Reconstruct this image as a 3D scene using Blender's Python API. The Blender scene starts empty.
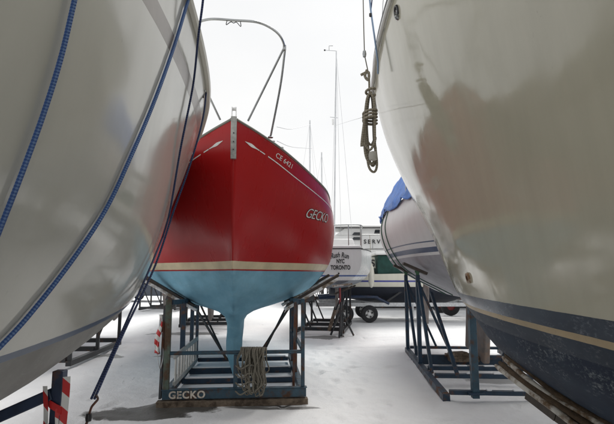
import bpy, bmesh, math, random
from mathutils import Vector, Matrix, noise
from mathutils.bvhtree import BVHTree
random.seed(7)
R = math.radians
S = bpy.context.scene
C = S.collection
# ------------------------------------------------------------------ camera geometry
CAMZ, FPX, PIT = 1.6, 477.0, math.atan(63 / 477.0)
cp, sp = math.cos(PIT), math.sin(PIT)
def ray(u, v):
    dx, dy = (u - 307) / FPX, (212 - v) / FPX
    return Vector((dx, cp - dy * sp, sp + dy * cp))
def P(u, v, Y):
    d = ray(u, v)
    return Vector((0, 0, CAMZ)) + d * (Y / d.y)
# ------------------------------------------------------------------ materials
def newmat(name):
    m = bpy.data.materials.new(name); m.use_nodes = True
    nt = m.node_tree; b = nt.nodes['Principled BSDF']
    return m, nt, b
def N(nt, typ, **kw):
    n = nt.nodes.new(typ)
    for k, v in kw.items():
        if k.startswith('i_'):
            n.inputs[k[2:].replace('_', ' ')].default_value = v
        else: setattr(n, k, v)
    return n
def L(nt, a, b): nt.links.new(a, b)
def mixc(nt, fac, a, b, blend='MIX'):
    n = nt.nodes.new('ShaderNodeMix'); n.data_type = 'RGBA'; n.blend_type = blend
    for s, val in ((n.inputs[0], fac), (n.inputs[6], a), (n.inputs[7], b)):
        if isinstance(val, bpy.types.NodeSocket): L(nt, val, s)
        elif isinstance(val, (int, float)): s.default_value = val
        else: s.default_value = (*val, 1)
    return n.outputs[2]
def mth(nt, op, a, b=None, c=None):
    n = nt.nodes.new('ShaderNodeMath'); n.operation = op
    for i, val in enumerate((a, b, c)):
        if val is None: continue
        if isinstance(val, bpy.types.NodeSocket): L(nt, val, n.inputs[i])
        else: n.inputs[i].default_value = val
    return n.outputs[0]
def noi(nt, vec, scale, detail=4, rough=.55, lo=0., hi=1., dist=0.):
    n = N(nt, 'ShaderNodeTexNoise'); n.inputs['Scale'].default_value = scale
    n.inputs['Detail'].default_value = detail; n.inputs['Roughness'].default_value = rough
    n.inputs['Distortion'].default_value = dist
    if vec is not None: L(nt, vec, n.inputs['Vector'])
    r = N(nt, 'ShaderNodeMapRange'); r.inputs[1].default_value = lo; r.inputs[2].default_value = hi
    L(nt, n.outputs[0], r.inputs[0]); return r.outputs[0]
def mapv(nt, vec, sc, rot=(0, 0, 0)):
    n = N(nt, 'ShaderNodeMapping'); n.inputs['Scale'].default_value = sc; n.inputs['Rotation'].default_value = rot
    L(nt, vec, n.inputs['Vector']); return n.outputs[0]
def bump(nt, b, h, strength, dist=.01):
    n = N(nt, 'ShaderNodeBump'); n.inputs['Strength'].default_value = strength; n.inputs['Distance'].default_value = dist
    L(nt, h, n.inputs['Height']); L(nt, n.outputs[0], b.inputs['Normal']); return n
def plain(name, col, rough=.5, metal=0., var=.12, sc=8., bmp=.0, dirt=None, dirt_amt=.5):
    m, nt, b = newmat(name)
    tc = N(nt, 'ShaderNodeTexCoord').outputs['Object']
    f = noi(nt, tc, sc, 5, .6, .3, .7)
    dark = tuple(c * (1 - var) for c in col); light = tuple(min(1, c * (1 + var)) for c in col)
    c = mixc(nt, f, dark, light)
    if dirt:
        g = noi(nt, tc, sc * .6, 8, .7, .62 - dirt_amt * .25, .72 - dirt_amt * .2)
        c = mixc(nt, g, c, dirt)
    L(nt, c, b.inputs['Base Color'])
    b.inputs['Roughness'].default_value = rough; b.inputs['Metallic'].default_value = metal
    if bmp: bump(nt, b, noi(nt, tc, sc * 4, 5), bmp, .01)
    return m
def hullmat(name, top, bands, slope=0., rough=.13, bottom_scuff=None, wav=.25, streak=.12, blotch=.05):
    """top: topside colour; bands: (z_low, z_high, colour, roughness, scuffed)"""
    m, nt, b = newmat(name)
    tc = N(nt, 'ShaderNodeTexCoord').outputs['Object']
    sx = N(nt, 'ShaderNodeSeparateXYZ'); L(nt, tc, sx.inputs[0])
    z = mth(nt, 'SUBTRACT', sx.outputs[2], mth(nt, 'MULTIPLY', sx.outputs[1], slope))
    dirtn = noi(nt, mapv(nt, tc, (3.5, 3.5, .35)), 2.2, 7, .62, .35, .75)
    blo = noi(nt, tc, .9, 4, .5, .3, .7)
    c = mixc(nt, mth(nt, 'MULTIPLY', dirtn, streak), top, tuple(x * .55 for x in top))
    c = mixc(nt, mth(nt, 'MULTIPLY', blo, blotch * 3), c, tuple(x * .8 for x in top))
    chip = mth(nt, 'MULTIPLY', noi(nt, mapv(nt, tc, (1, 1, .45)), 26, 5, .7, .66, .72), noi(nt, tc, 2.3, 4, .6, .5, .62))
    c = mixc(nt, mth(nt, 'MULTIPLY', chip, .55), c, tuple(x * .45 for x in top))
    ro = mth(nt, 'ADD', rough, mth(nt, 'MULTIPLY', dirtn, .09))
    zj = mth(nt, 'ADD', z, mth(nt, 'MULTIPLY', mth(nt, 'SUBTRACT', noi(nt, tc, 9, 3), .5), .004))
    spc = .5
    for (lo, hi, col, rr, sc) in bands:
        f = mth(nt, 'MULTIPLY', mth(nt, 'GREATER_THAN', zj, lo), mth(nt, 'LESS_THAN', zj, hi))
        bc = mixc(nt, noi(nt, tc, 3, 6, .6, .35, .7), tuple(x * .85 for x in col), tuple(min(1, x * 1.15) for x in col))
        if sc:
            g = noi(nt, mapv(nt, tc, (2, 3, 7.), (0.35, 0, 0)), 1.6, 12, .76, .47, .60)
            g2 = noi(nt, mapv(nt, tc, (14, 18, 40), (.5, 0, 0)), 2.2, 9, .75, .50, .62)
            g = mth(nt, 'MULTIPLY', g, g2)
            bc = mixc(nt, mth(nt, 'MULTIPLY', g, sc[1]), bc, sc[0])
            if len(sc) > 2:
                h = noi(nt, mapv(nt, tc, (1, .5, 2.)), 2.0, 6, .6, .42, .68)
                bc = mixc(nt, mth(nt, 'MULTIPLY', h, sc[3]), bc, sc[2])
        c = mixc(nt, f, c, bc)
        rm = N(nt, 'ShaderNodeMix'); L(nt, f, rm.inputs[0]); L(nt, ro, rm.inputs[2]); rm.inputs[3].default_value = rr
        ro = rm.outputs[0]
        s2 = N(nt, 'ShaderNodeMix'); L(nt, f, s2.inputs[0]); s2.inputs[3].default_value = .12 if rr >= .5 else .4
        if isinstance(spc, float): s2.inputs[2].default_value = spc
        else: L(nt, spc, s2.inputs[2])
        spc = s2.outputs[0]
    L(nt, c, b.inputs['Base Color']); L(nt, ro, b.inputs['Roughness'])
    b.inputs['IOR'].default_value = 1.5
    L(nt, spc, b.inputs['Specular IOR Level'])
    h = mth(nt, 'ADD', mth(nt, 'MULTIPLY', noi(nt, tc, 1.6, 2, .4), 1.), mth(nt, 'MULTIPLY', noi(nt, tc, 14, 3, .5), .03))
    bump(nt, b, h, wav, .05)
    return m
def ropemat(name, c1, c2, k=1., rough=.85):
    m, nt, b = newmat(name)
    uv = N(nt, 'ShaderNodeTexCoord').outputs['UV']
    sx = N(nt, 'ShaderNodeSeparateXYZ'); L(nt, uv, sx.inputs[0])
    a = mth(nt, 'SINE', mth(nt, 'MULTIPLY', mth(nt, 'ADD', sx.outputs[0], mth(nt, 'MULTIPLY', sx.outputs[1], k)), 2 * math.pi * 2))
    d = mth(nt, 'SINE', mth(nt, 'MULTIPLY', mth(nt, 'SUBTRACT', sx.outputs[0], mth(nt, 'MULTIPLY', sx.outputs[1], k)), 2 * math.pi * 2))
    w = mth(nt, 'MULTIPLY', a, d)
    f = N(nt, 'ShaderNodeMapRange'); f.inputs[1].default_value = -.2; f.inputs[2].default_value = .6; L(nt, w, f.inputs[0])
    c = mixc(nt, f.outputs[0], c1, c2)
    tc = N(nt, 'ShaderNodeTexCoord').outputs['Object']
    c = mixc(nt, mth(nt, 'MULTIPLY', noi(nt, tc, 5, 5), .5), c, tuple(x * .5 for x in c1))
    L(nt, c, b.inputs['Base Color']); b.inputs['Roughness'].default_value = rough
    bump(nt, b, w, .6, .003)
    return m
def steelmat(name, paint, rust=(.13, .06, .03), amt=.5):
    m, nt, b = newmat(name)
    tc = N(nt, 'ShaderNodeTexCoord').outputs['Object']
    f = noi(nt, tc, 5, 9, .7, .62 - amt * .2, .70 - amt * .15)
    pc = mixc(nt, noi(nt, tc, 11, 5, .6, .3, .7), tuple(x * .7 for x in paint), tuple(min(1, x * 1.3) for x in paint))
    rc = mixc(nt, noi(nt, tc, 30, 5), tuple(x * .5 for x in rust), tuple(x * 1.5 for x in rust))
    L(nt, mixc(nt, f, pc, rc), b.inputs['Base Color'])
    rr = N(nt, 'ShaderNodeMix'); L(nt, f, rr.inputs[0]); rr.inputs[2].default_value = .42; rr.inputs[3].default_value = .9
    L(nt, rr.outputs[0], b.inputs['Roughness'])
    bump(nt, b, noi(nt, tc, 40, 6), .3, .004)
    return m
def tapemat(name):
    m, nt, b = newmat(name)
    uv = N(nt, 'ShaderNodeTexCoord').outputs['Object']
    sx = N(nt, 'ShaderNodeSeparateXYZ'); L(nt, uv, sx.inputs[0])
    s = mth(nt, 'FRACT', mth(nt, 'MULTIPLY', mth(nt, 'ADD', sx.outputs[2], mth(nt, 'MULTIPLY', sx.outputs[0], .9)), 7.5))
    L(nt, mixc(nt, mth(nt, 'GREATER_THAN', s, .5), (.72, .72, .70), (.55, .03, .03)), b.inputs['Base Color'])
    b.inputs['Roughness'].default_value = .35
    return m
M = {}
M['blue_steel'] = steelmat('blue_steel', (.010, .032, .062), amt=.35)
M['blue_rusty'] = steelmat('blue_rusty', (.022, .062, .095), (.085, .045, .028), amt=.55)
M['green_rusty'] = steelmat('green_rusty', (.08, .11, .085), (.09, .055, .035), amt=.9)
M['navy_steel'] = steelmat('navy_steel', (.02, .035, .075), amt=.15)
M['black_steel'] = steelmat('black_steel', (.015, .017, .02), amt=.3)
M['rust_steel'] = steelmat('rust_steel', (.05, .06, .07), (.12, .05, .03), amt=1.0)
M['red_steel'] = steelmat('red_steel', (.22, .02, .02), amt=.4)
M['galv'] = plain('galvanised', (.45, .46, .47), .35, .7, .2, 14, .1)
M['stainless'] = plain('stainless', (.34, .35, .35), .24, 1., .1, 10)
M['alu'] = plain('aluminium', (.55, .56, .55), .38, .85, .15, 12, .05)
M['pale_alu'] = plain('pale_aluminium', (.50, .50, .48), .45, .2, .2, 12, .05)
M['mast'] = plain('mast_alloy', (.62, .63, .64), .4, .4, .1, 3)
M['wire'] = plain('rigging_wire', (.42, .43, .44), .4, .5, .1, 3)
M['wood'] = plain('weathered_wood', (.17, .13, .095), .85, 0, .4, 14, .5, (.07, .05, .035), .6)
M['wood_snow'] = plain('wood_with_snow', (.20, .16, .12), .9, 0, .3, 9, .5, (.75, .76, .78), .7)
M['dark_wood'] = plain('wet_dark_wood', (.05, .038, .03), .6, 0, .4, 14, .4)
M['rubber'] = plain('rubber', (.02, .02, .022), .75, 0, .3, 20, .3)
M['white_paint'] = plain('white_paint', (.74, .74, .73), .4, 0, .06, 3)
M['snowcap'] = plain('lying_snow', (.80, .82, .85), .85, 0, .04, 4, .4)
M['letter_white'] = plain('white_lettering', (.74, .73, .70), .5, 0, .1, 20)
M['letter_chalk'] = plain('chalk_lettering', (.66, .60, .52), .8, 0, .25, 25, 0, (.25, .2, .17), .35)
M['letter_black'] = plain('black_lettering', (.02, .02, .022), .4)
M['cloth_blue'] = plain('blue_tarpaulin', (.03, .15, .52), .5, 0, .25, 7, .4)
M['cloth_green'] = plain('green_canvas', (.012, .055, .045), .8, 0, .3, 5, .3)
M['glass'] = plain('dark_glass', (.02, .025, .03), .06)
M['black'] = plain('black_fitting', (.015, .015, .017), .45)
M['cream'] = plain('cream_gelcoat', (.62, .60, .52), .3, 0, .06, 2)
M['grey_keel'] = plain('grey_keel_paint', (.20, .18, .17), .7, 0, .3, 4, .3, (.28, .2, .15), .4)
M['foam'] = plain('stripe_foam_white', (.50, .48, .44), .9, 0, .2, 14, .4, (.14, .09, .05), .6)
M['carpet'] = plain('brown_carpet', (.07, .045, .025), .95, 0, .4, 25, .8)
M['rope_blue'] = ropemat('blue_braid_rope', (.04, .10, .31), (.19, .30, .52), 1.6)
M['rope_navy'] = ropemat('navy_rope', (.012, .02, .08), (.08, .12, .25), 1.)
M['rope_tan'] = ropemat('old_tan_rope', (.27, .235, .175), (.46, .41, .33), 1.)
M['rope_grey'] = ropemat('old_grey_rope', (.14, .125, .10), (.34, .32, .26), 1.)
M['rope_green'] = ropemat('green_cord', (.02, .09, .06), (.12, .22, .16), 1.)
M['tape'] = tapemat('striped_warning_tape')
M['car_paint'] = plain('dark_car_paint', (.05, .06, .08), .3)
M['fender'] = plain('white_fender_vinyl', (.66, .64, .56), .45, 0, .1, 6, 0, (.4, .36, .26), .3)
# ------------------------------------------------------------------ object helpers
def tag(o, label=None, cat=None, group=None, kind=None):
    if label: o['label'] = label
    if cat: o['category'] = cat
    if group: o['group'] = group
    if kind: o['kind'] = kind
    return o
def empty(name, loc, rz=0., label=None, cat=None, group=None):
    o = bpy.data.objects.new(name, None); C.objects.link(o)
    o.location = loc; o.rotation_euler = (0, 0, rz); o.empty_display_size = .1
    return tag(o, label, cat, group)
def wm(root): return Matrix.Translation(root.location) @ root.rotation_euler.to_matrix().to_4x4()
class MB:
    def __init__(s): s.v = []; s.f = []; s.uv = []
    def quadmesh(s, vs, fs):
        o = len(s.v); s.v += [Vector(v) for v in vs]; s.f += [tuple(i + o for i in f) for f in fs]; s.uv += [None] * len(fs); return s
    def box(s, c, d, rot=None):
        c = Vector(c); vs = []
        for x in (-.5, .5):
            for y in (-.5, .5):
                for z in (-.5, .5):
                    p = Vector((x * d[0], y * d[1], z * d[2]))
                    if rot is not None: p = rot @ p
                    vs.append(c + p)
        return s.quadmesh(vs, [(0, 1, 3, 2), (4, 6, 7, 5), (0, 4, 5, 1), (2, 3, 7, 6), (0, 2, 6, 4), (1, 5, 7, 3)])
    def beam(s, a, b, w, h, up=(0, 0, 1)):
        a, b = Vector(a), Vector(b); d = b - a; l = d.length; d.normalize(); up = Vector(up)
        if abs(d.dot(up)) > .95: up = Vector((0, 1, 0))
        x = d.cross(up).normalized(); z = x.cross(d).normalized()
        rot = Matrix((x, d, z)).transposed()
        return s.box((a + b) / 2, (w, l, h), rot)
    def angle(s, a, b, w, t=.006):
        """L profile steel"""
        a, b = Vector(a), Vector(b); d = (b - a).normalized(); up = Vector((0, 0, 1))
        if abs(d.dot(up)) > .95: up = Vector((0, 1, 0))
        x = d.cross(up).normalized(); z = x.cross(d).normalized()
        s.beam(a + x * w / 2, b + x * w / 2, w, t, z); s.beam(a + z * (w / 2 + t / 2 + .001), b + z * (w / 2 + t / 2 + .001), t, w, z); return s
    def tube(s, pts, r, n=8, caps=True, closed=False):
        pts = [Vector(p) for p in pts]; k = len(pts)
        if not hasattr(r, '__len__'): r = [r] * k
        o = len(s.v); up = None; acc = 0; vv = []
        for i, p in enumerate(pts):
            t = (pts[min(i + 1, k - 1)] - pts[max(i - 1, 0)])
            if t.length < 1e-7: t = Vector((0, 0, 1))
            t.normalize()
            if up is None:
                up = Vector((0, 0, 1)) if abs(t.z) < .9 else Vector((1, 0, 0))
            x = up.cross(t)
            if x.length < 1e-4: x = Vector((1, 0, 0)).cross(t)
            x.normalize(); up = t.cross(x).normalized()
            if i: acc += (p - pts[i - 1]).length
            vv.append(acc / (r[i] * 4 * 2 if r[i] else 1))
            for j in range(n):
                a = 2 * math.pi * j / n
                s.v.append(p + (x * math.cos(a) + up * math.sin(a)) * r[i])
        for i in range(k - 1):
            for j in range(n):
                j2 = (j + 1) % n
                s.f.append((o + i * n + j, o + i * n + j2, o + (i + 1) * n + j2, o + (i + 1) * n + j))
                s.uv.append(((j / n, vv[i]), ((j + 1) / n, vv[i]), ((j + 1) / n, vv[i + 1]), (j / n, vv[i + 1])))
        if caps:
            s.f.append(tuple(o + j for j in range(n))[::-1]); s.uv.append(None)
            s.f.append(tuple(o + (k - 1) * n + j for j in range(n))); s.uv.append(None)
        return s
    def lathe(s, prof, n=20, axis='z', c=(0, 0, 0)):
        o = len(s.v); c = Vector(c)
        for (r, h) in prof:
            for j in range(n):
                a = 2 * math.pi * j / n; x, y = r * math.cos(a), r * math.sin(a)
                s.v.append(c + (Vector((x, y, h)) if axis == 'z' else Vector((h, x, y)) if axis == 'x' else Vector((x, h, y))))
        for i in range(len(prof) - 1):
            for j in range(n):
                j2 = (j + 1) % n
                s.f.append((o + i * n + j, o + i * n + j2, o + (i + 1) * n + j2, o + (i + 1) * n + j)); s.uv.append(None)
        return s
    def build(s, name, mat, parent=None, smooth=True, bevel=0., angle=35):
        me = bpy.data.meshes.new(name); me.from_pydata([tuple(v) for v in s.v], [], s.f)
        if any(u is not None for u in s.uv):
            ul = me.uv_layers.new(name='UV'); li = 0
            for f, u in zip(s.f, s.uv):
                for q in range(len(f)):
                    ul.data[li].uv = u[q] if u is not None else (0, 0); li += 1
        me.validate()
        bm = bmesh.new(); bm.from_mesh(me); bmesh.ops.recalc_face_normals(bm, faces=bm.faces)
        if smooth:
            for e in bm.edges: e.smooth = not (len(e.link_faces) == 2 and e.calc_face_angle(0) > R(angle))
            for f in bm.faces: f.smooth = True
        bm.to_mesh(me); bm.free()
        me.materials.append(mat)
        o = bpy.data.objects.new(name, me); C.objects.link(o)
        if parent: o.parent = parent
        if bevel:
            md = o.modifiers.new('bevel', 'BEVEL'); md.width = bevel; md.segments = 2; md.limit_method = 'ANGLE'; md.angle_limit = R(50)
        return o
def cr(p0, p1, p2, p3, t):
    return .5 * ((2 * p1) + (p2 - p0) * t + (2 * p0 - 5 * p1 + 4 * p2 - p3) * t * t + (3 * p1 - p0 - 3 * p2 + p3) * t ** 3)
def spline(pts, n):
    pts = [Vector(p) for p in pts]; k = len(pts); out = []
    for i in range(k - 1):
        a = pts[i - 1] if i else 2 * pts[0] - pts[1]
        d = pts[i + 2] if i + 2 < k else 2 * pts[-1] - pts[-2]
        for j in range(n): out.append(cr(a, pts[i], pts[i + 1], d, j / n))
    out.append(pts[-1]); return out
def loft(stations, ns=4, nl=6):
    """stations: lists of (halfx, y, z) gunwale -> centreline. returns grid rows"""
    secs = [spline(s, ns) for s in stations]
    k = len(secs[0]); cols = [spline([s[j] for s in secs], nl) for j in range(k)]
    return [[cols[j][i] for j in range(k)] for i in range(len(cols[0]))]
def hull(name, stations, mat, parent, ns=4, nl=6):
    rows = loft(stations, ns, nl); k = len(rows[0]); mb = MB()
    vs = []; fs = []
    for r in rows:
        for p in r: vs.append(Vector((max(p.x, 0), p.y, p.z)))
        for p in r[-2::-1]: vs.append(Vector((-max(p.x, 0), p.y, p.z)))
    w = 2 * k - 1
    for i in range(len(rows) - 1):
        for j in range(w - 1): fs.append((i * w + j, i * w + j + 1, (i + 1) * w + j + 1, (i + 1) * w + j))
    fs.append(tuple(range((len(rows) - 1) * w, len(rows) * w)))
    mb.quadmesh(vs, fs)
    me_o = mb.build(name, mat, parent)
    me_o['half'] = 1; del me_o['half']
    bm = bmesh.new(); bm.from_mesh(me_o.data); bmesh.ops.remove_doubles(bm, verts=bm.verts, dist=.0015)
    bmesh.ops.recalc_face_normals(bm, faces=bm.faces); bm.to_mesh(me_o.data); bm.free()
    bvh = BVHTree.FromPolygons([tuple(v.co) for v in me_o.data.vertices], [tuple(p.vertices) for p in me_o.data.polygons])
    gun = [r[0] for r in rows]
    return me_o, bvh, gun, rows
def deck(name, gun, mat, parent, drop=.03, camber=.06):
    vs = []; fs = []; n = 7
    for g in gun:
        hw = max(g.x, 0) - .004
        for j in range(n):
            t = -1 + 2 * j / (n - 1); vs.append((hw * t, g.y, g.z - drop + camber * (1 - t * t) * min(1, hw)))
    for i in range(len(gun) - 1):
        for j in range(n - 1): fs.append((i * n + j, i * n + j + 1, (i + 1) * n + j + 1, (i + 1) * n + j))
    return MB().quadmesh(vs, fs).build(name, mat, parent)
def rail(name, gun, mat, parent, r=.022, dz=.0, side=(-1, 1)):
    m = MB()
    for s in side: m.tube([(s * (max(g.x, 0) + .0), g.y, g.z + dz) for g in gun], r, 8)
    return m.build(name, mat, parent)
_dg = None
def textmesh(txt, size, shear=0., bold=0., spacing=1.):
    cu = bpy.data.curves.new('t', 'FONT'); cu.body = txt; cu.size = size; cu.shear = shear; cu.offset = bold
    cu.space_character = spacing; cu.align_x = 'CENTER'; cu.align_y = 'CENTER'; cu.resolution_u = 4
    o = bpy.data.objects.new('t', cu); C.objects.link(o)
    dg = bpy.context.evaluated_depsgraph_get(); dg.update()
    me = bpy.data.meshes.new_from_object(o.evaluated_get(dg)); bpy.data.objects.remove(o); bpy.data.curves.remove(cu)
    vs = [v.co.copy() for v in me.vertices]; fs = [tuple(p.vertices) for p in me.polygons]; bpy.data.meshes.remove(me)
    return vs, fs
def text_on(name, txt, size, fn, mat, parent, **kw):
    arch = kw.pop('arch', 0)
    vs, fs = textmesh(txt, size, **kw)
    if arch: vs = [Vector((v.x, v.y - arch * v.x * v.x, 0)) for v in vs]
    out = [fn(v.x, v.y) for v in vs]
    return MB().quadmesh(out, fs).build(name, mat, parent, smooth=False)
def side_fn(bvh, side, y0, z0, slope=0., off=.004, read=1):
    def fn(a, b):
        y = y0 + read * a; z = z0 + b + slope * read * a
        h = bvh.ray_cast(Vector((side * 6, y, z)), Vector((-side, 0, 0)))
        if h[0] is None: return Vector((side * .5, y, z))
        n = h[1] if h[1].x * side > 0 else -h[1]
        return h[0] + n * off
    return fn
def ribbon(name, bvh, side, path, mat, parent, w=.02, off=.004, widths=None):
    """path: (y,z) on hull"""
    vs = []; fs = []
    for i, (y, z) in enumerate(path):
        ww = widths[i] if widths else w
        for k in (-.5, .5):
            h = bvh.ray_cast(Vector((side * 6, y, z + k * ww)), Vector((-side, 0, 0)))
            q = h[0] + (h[1] if h[1].x * side > 0 else -h[1]) * off
            vs.append(q)
    for i in range(len(path) - 1): fs.append((2 * i, 2 * i + 1, 2 * i + 3, 2 * i + 2))
    return MB().quadmesh(vs, fs).build(name, mat, parent)
def noisy(p, s, a, seed=0): return a * noise.noise(Vector(p) * s + Vector((seed, seed * 1.7, 0)))
# ------------------------------------------------------------------ world and light
W = bpy.data.worlds.new('World'); S.world = W; W.use_nodes = True
nt = W.node_tree; bg = nt.nodes['Background']
sky = N(nt, 'ShaderNodeTexSky'); sky.sky_type = 'NISHITA'; sky.sun_disc = False
sky.sun_elevation = R(50); sky.sun_rotation = R(20); sky.dust_density = 3.
hs = N(nt, 'ShaderNodeHueSaturation'); hs.inputs['Saturation'].default_value = .25; L(nt, sky.outputs[0], hs.inputs['Color'])
cl = mixc(nt, noi(nt, mapv(nt, N(nt, 'ShaderNodeTexCoord').outputs['Generated'], (1, 1, 2.5)), 1.6, 4, .5, .3, .7), (5.55, 5.65, 5.75), (6.3, 6.3, 6.25))
L(nt, mixc(nt, .92, hs.outputs[0], cl), bg.inputs['Color']); bg.inputs['Strength'].default_value = .1
sl = bpy.data.lights.new('sun', 'SUN'); sl.energy = 1.5; sl.angle = R(28); sl.color = (1, .97, .92)
so = bpy.data.objects.new('sun', sl); C.objects.link(so); so.rotation_euler = (R(40), 0, R(-20 + 180))
S.view_settings.view_transform = 'Standard'; S.view_settings.look = 'None'; S.view_settings.gamma = 1; S.view_settings.exposure = .64
# ------------------------------------------------------------------ snow
STEPS = []
rs_ = random.Random(11)
for (x0, y0, a0, n_, turn) in ((.55, 3.6, 88, 14, 1.2), (1.15, 14, 262, 13, -1.), (-2.7, 4.2, 80, 12, -2.2), (.2, 8.3, 15, 5, 4), (-.9, 4.4, 25, 5, 3), (1.0, 5.0, 100, 9, -1.5)):
    x_, y_, an = x0, y0, a0
    for k_ in range(n_):
        an += turn + rs_.uniform(-5, 5); ca, sa = math.cos(R(an)), math.sin(R(an)); sd = .11 * (1 if k_ % 2 else -1)
        STEPS.append((x_ - sa * sd, y_ + ca * sd, ca, sa, rs_.uniform(.018, .034)))
        x_ += ca * .66; y_ += sa * .66
FEET = [((-1.8, 6.13), (.06, 6.27)), ((-1.78, 6.15), (-2.0, 8.7)), ((.0, 6.2), (-.22, 8.8)), ((1.74, 6.2), (2.06, 10.1)), ((1.74, 6.2), (3.6, 6.1)), ((-3.9, 8.4), (-3.95, 11))]
def segd(x, y, a, b):
    dx, dy = b[0] - a[0], b[1] - a[1]; q = max(0, min(1, ((x - a[0]) * dx + (y - a[1]) * dy) / (dx * dx + dy * dy)))
    return math.hypot(x - a[0] - q * dx, y - a[1] - q * dy)
def snow_detail(x, y):
    z = 0
    if not (-6 < x < 5 and 2 < y < 15.5): return 0
    for (a, b, ca, sa, dp) in STEPS:
        dx, dy = x - a, y - b
        if abs(dx) < .4 and abs(dy) < .4:
            u, v = dx * ca + dy * sa, -dx * sa + dy * ca; e = (u / .15) ** 2 + (v / .062) ** 2
            z += -dp * math.exp(-e * e * .7) + dp * .35 * math.exp(-((math.sqrt(e) - 1.55) / .35) ** 2)
    for a, b in FEET:
        d = segd(x, y, a, b)
        if d < .6: z += (.03 + .03 * noise.noise(Vector((x * 3, y * 3, 4)))) * math.exp(-(d / .13) ** 2)
    # old vehicle ruts crossing behind
    for k in (0, 1.5):
        d = y - (10.6 + k + .12 * x + .15 * math.sin(x * .7)); z += -.022 * math.exp(-(d / .12) ** 2) + .012 * math.exp(-((abs(d) - .24) / .07) ** 2)
    return z
def snow_z(x, y):
    return snow_base(x, y) + snow_detail(x, y)
def snow_base(x, y):
    d = math.hypot(x, y); z = 0
    f = 1 / (1 + d / 40)
    z += .045 * noise.noise(Vector((x * .5, y * .5, 3))) * f
    z += .02 * noise.noise(Vector((x * 1.7, y * 1.7, 8))) * f
    z += .010 * noise.noise(Vector((x * 5, y * 5, 1))) * f + .005 * noise.noise(Vector((x * 11, y * 11, 6))) * f
    # wind drift tongue between the boats
    z += .035 * math.exp(-((y - 5.2 - .15 * x) / .28) ** 2) * (1 if x > -3 else 0) * .5
    return z
def ground():
    def axis(lo, hi, n0, n1, fine):
        a = [n0 + fine * i for i in range(int((n1 - n0) / fine) + 1)]; st_ = fine
        while a[-1] < hi: st_ *= 1.1; a.append(a[-1] + st_)
        b = [n0]; st_ = fine
        while b[-1] > lo: st_ *= 1.1; b.append(b[-1] - st_)
        return b[::-1][:-1] + a
    xs = axis(-500, 500, -5, 4.5, .045); ys = axis(-300, 900, 2.8, 14.5, .045)
    vs = [(x, y, snow_z(x, y)) for y in ys for x in xs]; n = len(xs)
    fs = [(j * n + i, j * n + i + 1, (j + 1) * n + i + 1, (j + 1) * n + i) for j in range(len(ys) - 1) for i in range(n - 1)]
    m, nt, b = newmat('snow')
    tc = N(nt, 'ShaderNodeTexCoord').outputs['Object']
    c = mixc(nt, noi(nt, tc, .8, 6, .6, .3, .7), (.86, .87, .89), (.92, .925, .93))
    c = mixc(nt, mth(nt, 'MULTIPLY', noi(nt, tc, 2.2, 9, .75, .60, .75), .35), c, (.62, .63, .65))
    # wet slush and bare patches around cradle feet
    def patch(cx, cy, rx, ry, amt):
        mp = N(nt, 'ShaderNodeMapping'); mp.vector_type = 'TEXTURE'; mp.inputs['Location'].default_value = (cx, cy, 0); mp.inputs['Scale'].default_value = (rx, ry, 50)
        L(nt, tc, mp.inputs['Vector'])
        ln = N(nt, 'ShaderNodeVectorMath', operation='LENGTH'); L(nt, mp.outputs[0], ln.inputs[0])
        d = mth(nt, 'ADD', ln.outputs['Value'], mth(nt, 'MULTIPLY', mth(nt, 'SUBTRACT', noi(nt, tc, 2.5, 8, .65), .5), 1.3))
        r = N(nt, 'ShaderNodeMapRange'); r.inputs[1].default_value = .95; r.inputs[2].default_value = .82; L(nt, d, r.inputs[0])
        return mth(nt, 'MULTIPLY', r.outputs[0], amt)
    tot = None
    for a in ((-2.05, 5.75, .75, .24, 1.), (-1.7, 6.02, .7, .22, 1.), (-.4, 6.05, .7, .06, .8), (-2.55, 9.7, .5, .12, .7), (2.9, 8.9, .7, .35, .85), (3.0, 7.6, .6, .2, .6), (-3.3, 13.4, 1.1, .35, .8), (.35, 12.6, .7, .3, .8), (-1.0, 7.6, .5, .5, .35), (-4., 9.7, .5, .15, .7), (-1.5, 3., .5, .4, .5)):
        p = patch(*a); tot = p if tot is None else mth(nt, 'MAXIMUM', tot, p)
    wet = mixc(nt, noi(nt, tc, 6, 6), (.045, .045, .042), (.17, .165, .155))
    c = mixc(nt, tot, c, wet)
    L(nt, c, b.inputs['Base Color'])
    rr = N(nt, 'ShaderNodeMix'); L(nt, tot, rr.inputs[0]); rr.inputs[2].default_value = .8; rr.inputs[3].default_value = .35; L(nt, rr.outputs[0], b.inputs['Roughness'])
    vo = N(nt, 'ShaderNodeTexVoronoi'); vo.inputs['Scale'].default_value = 2.1; vo.inputs['Randomness'].default_value = 1.
    wv = N(nt, 'ShaderNodeVectorMath', operation='ADD'); L(nt, tc, wv.inputs[0])
    nz = N(nt, 'ShaderNodeTexNoise'); nz.inputs['Scale'].default_value = 6; L(nt, tc, nz.inputs['Vector'])
    sc_ = N(nt, 'ShaderNodeVectorMath', operation='SCALE'); L(nt, nz.outputs['Color'], sc_.inputs[0]); sc_.inputs['Scale'].default_value = .12; L(nt, sc_.outputs[0], wv.inputs[1])
    L(nt, mapv(nt, wv.outputs[0], (1.5, .8, 1), (0, 0, .2)), vo.inputs['Vector'])
    ft = N(nt, 'ShaderNodeMapRange'); ft.inputs[1].default_value = .16; ft.inputs[2].default_value = .26; L(nt, vo.outputs['Distance'], ft.inputs[0])
    msk = noi(nt, tc, .45, 3, .5, .48, .6)
    feet = mth(nt, 'MULTIPLY', mth(nt, 'SUBTRACT', ft.outputs[0], 1.), msk)
    h = mth(nt, 'ADD', noi(nt, tc, 4, 9, .7), mth(nt, 'MULTIPLY', noi(nt, tc, 45, 4, .6), .2))
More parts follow.
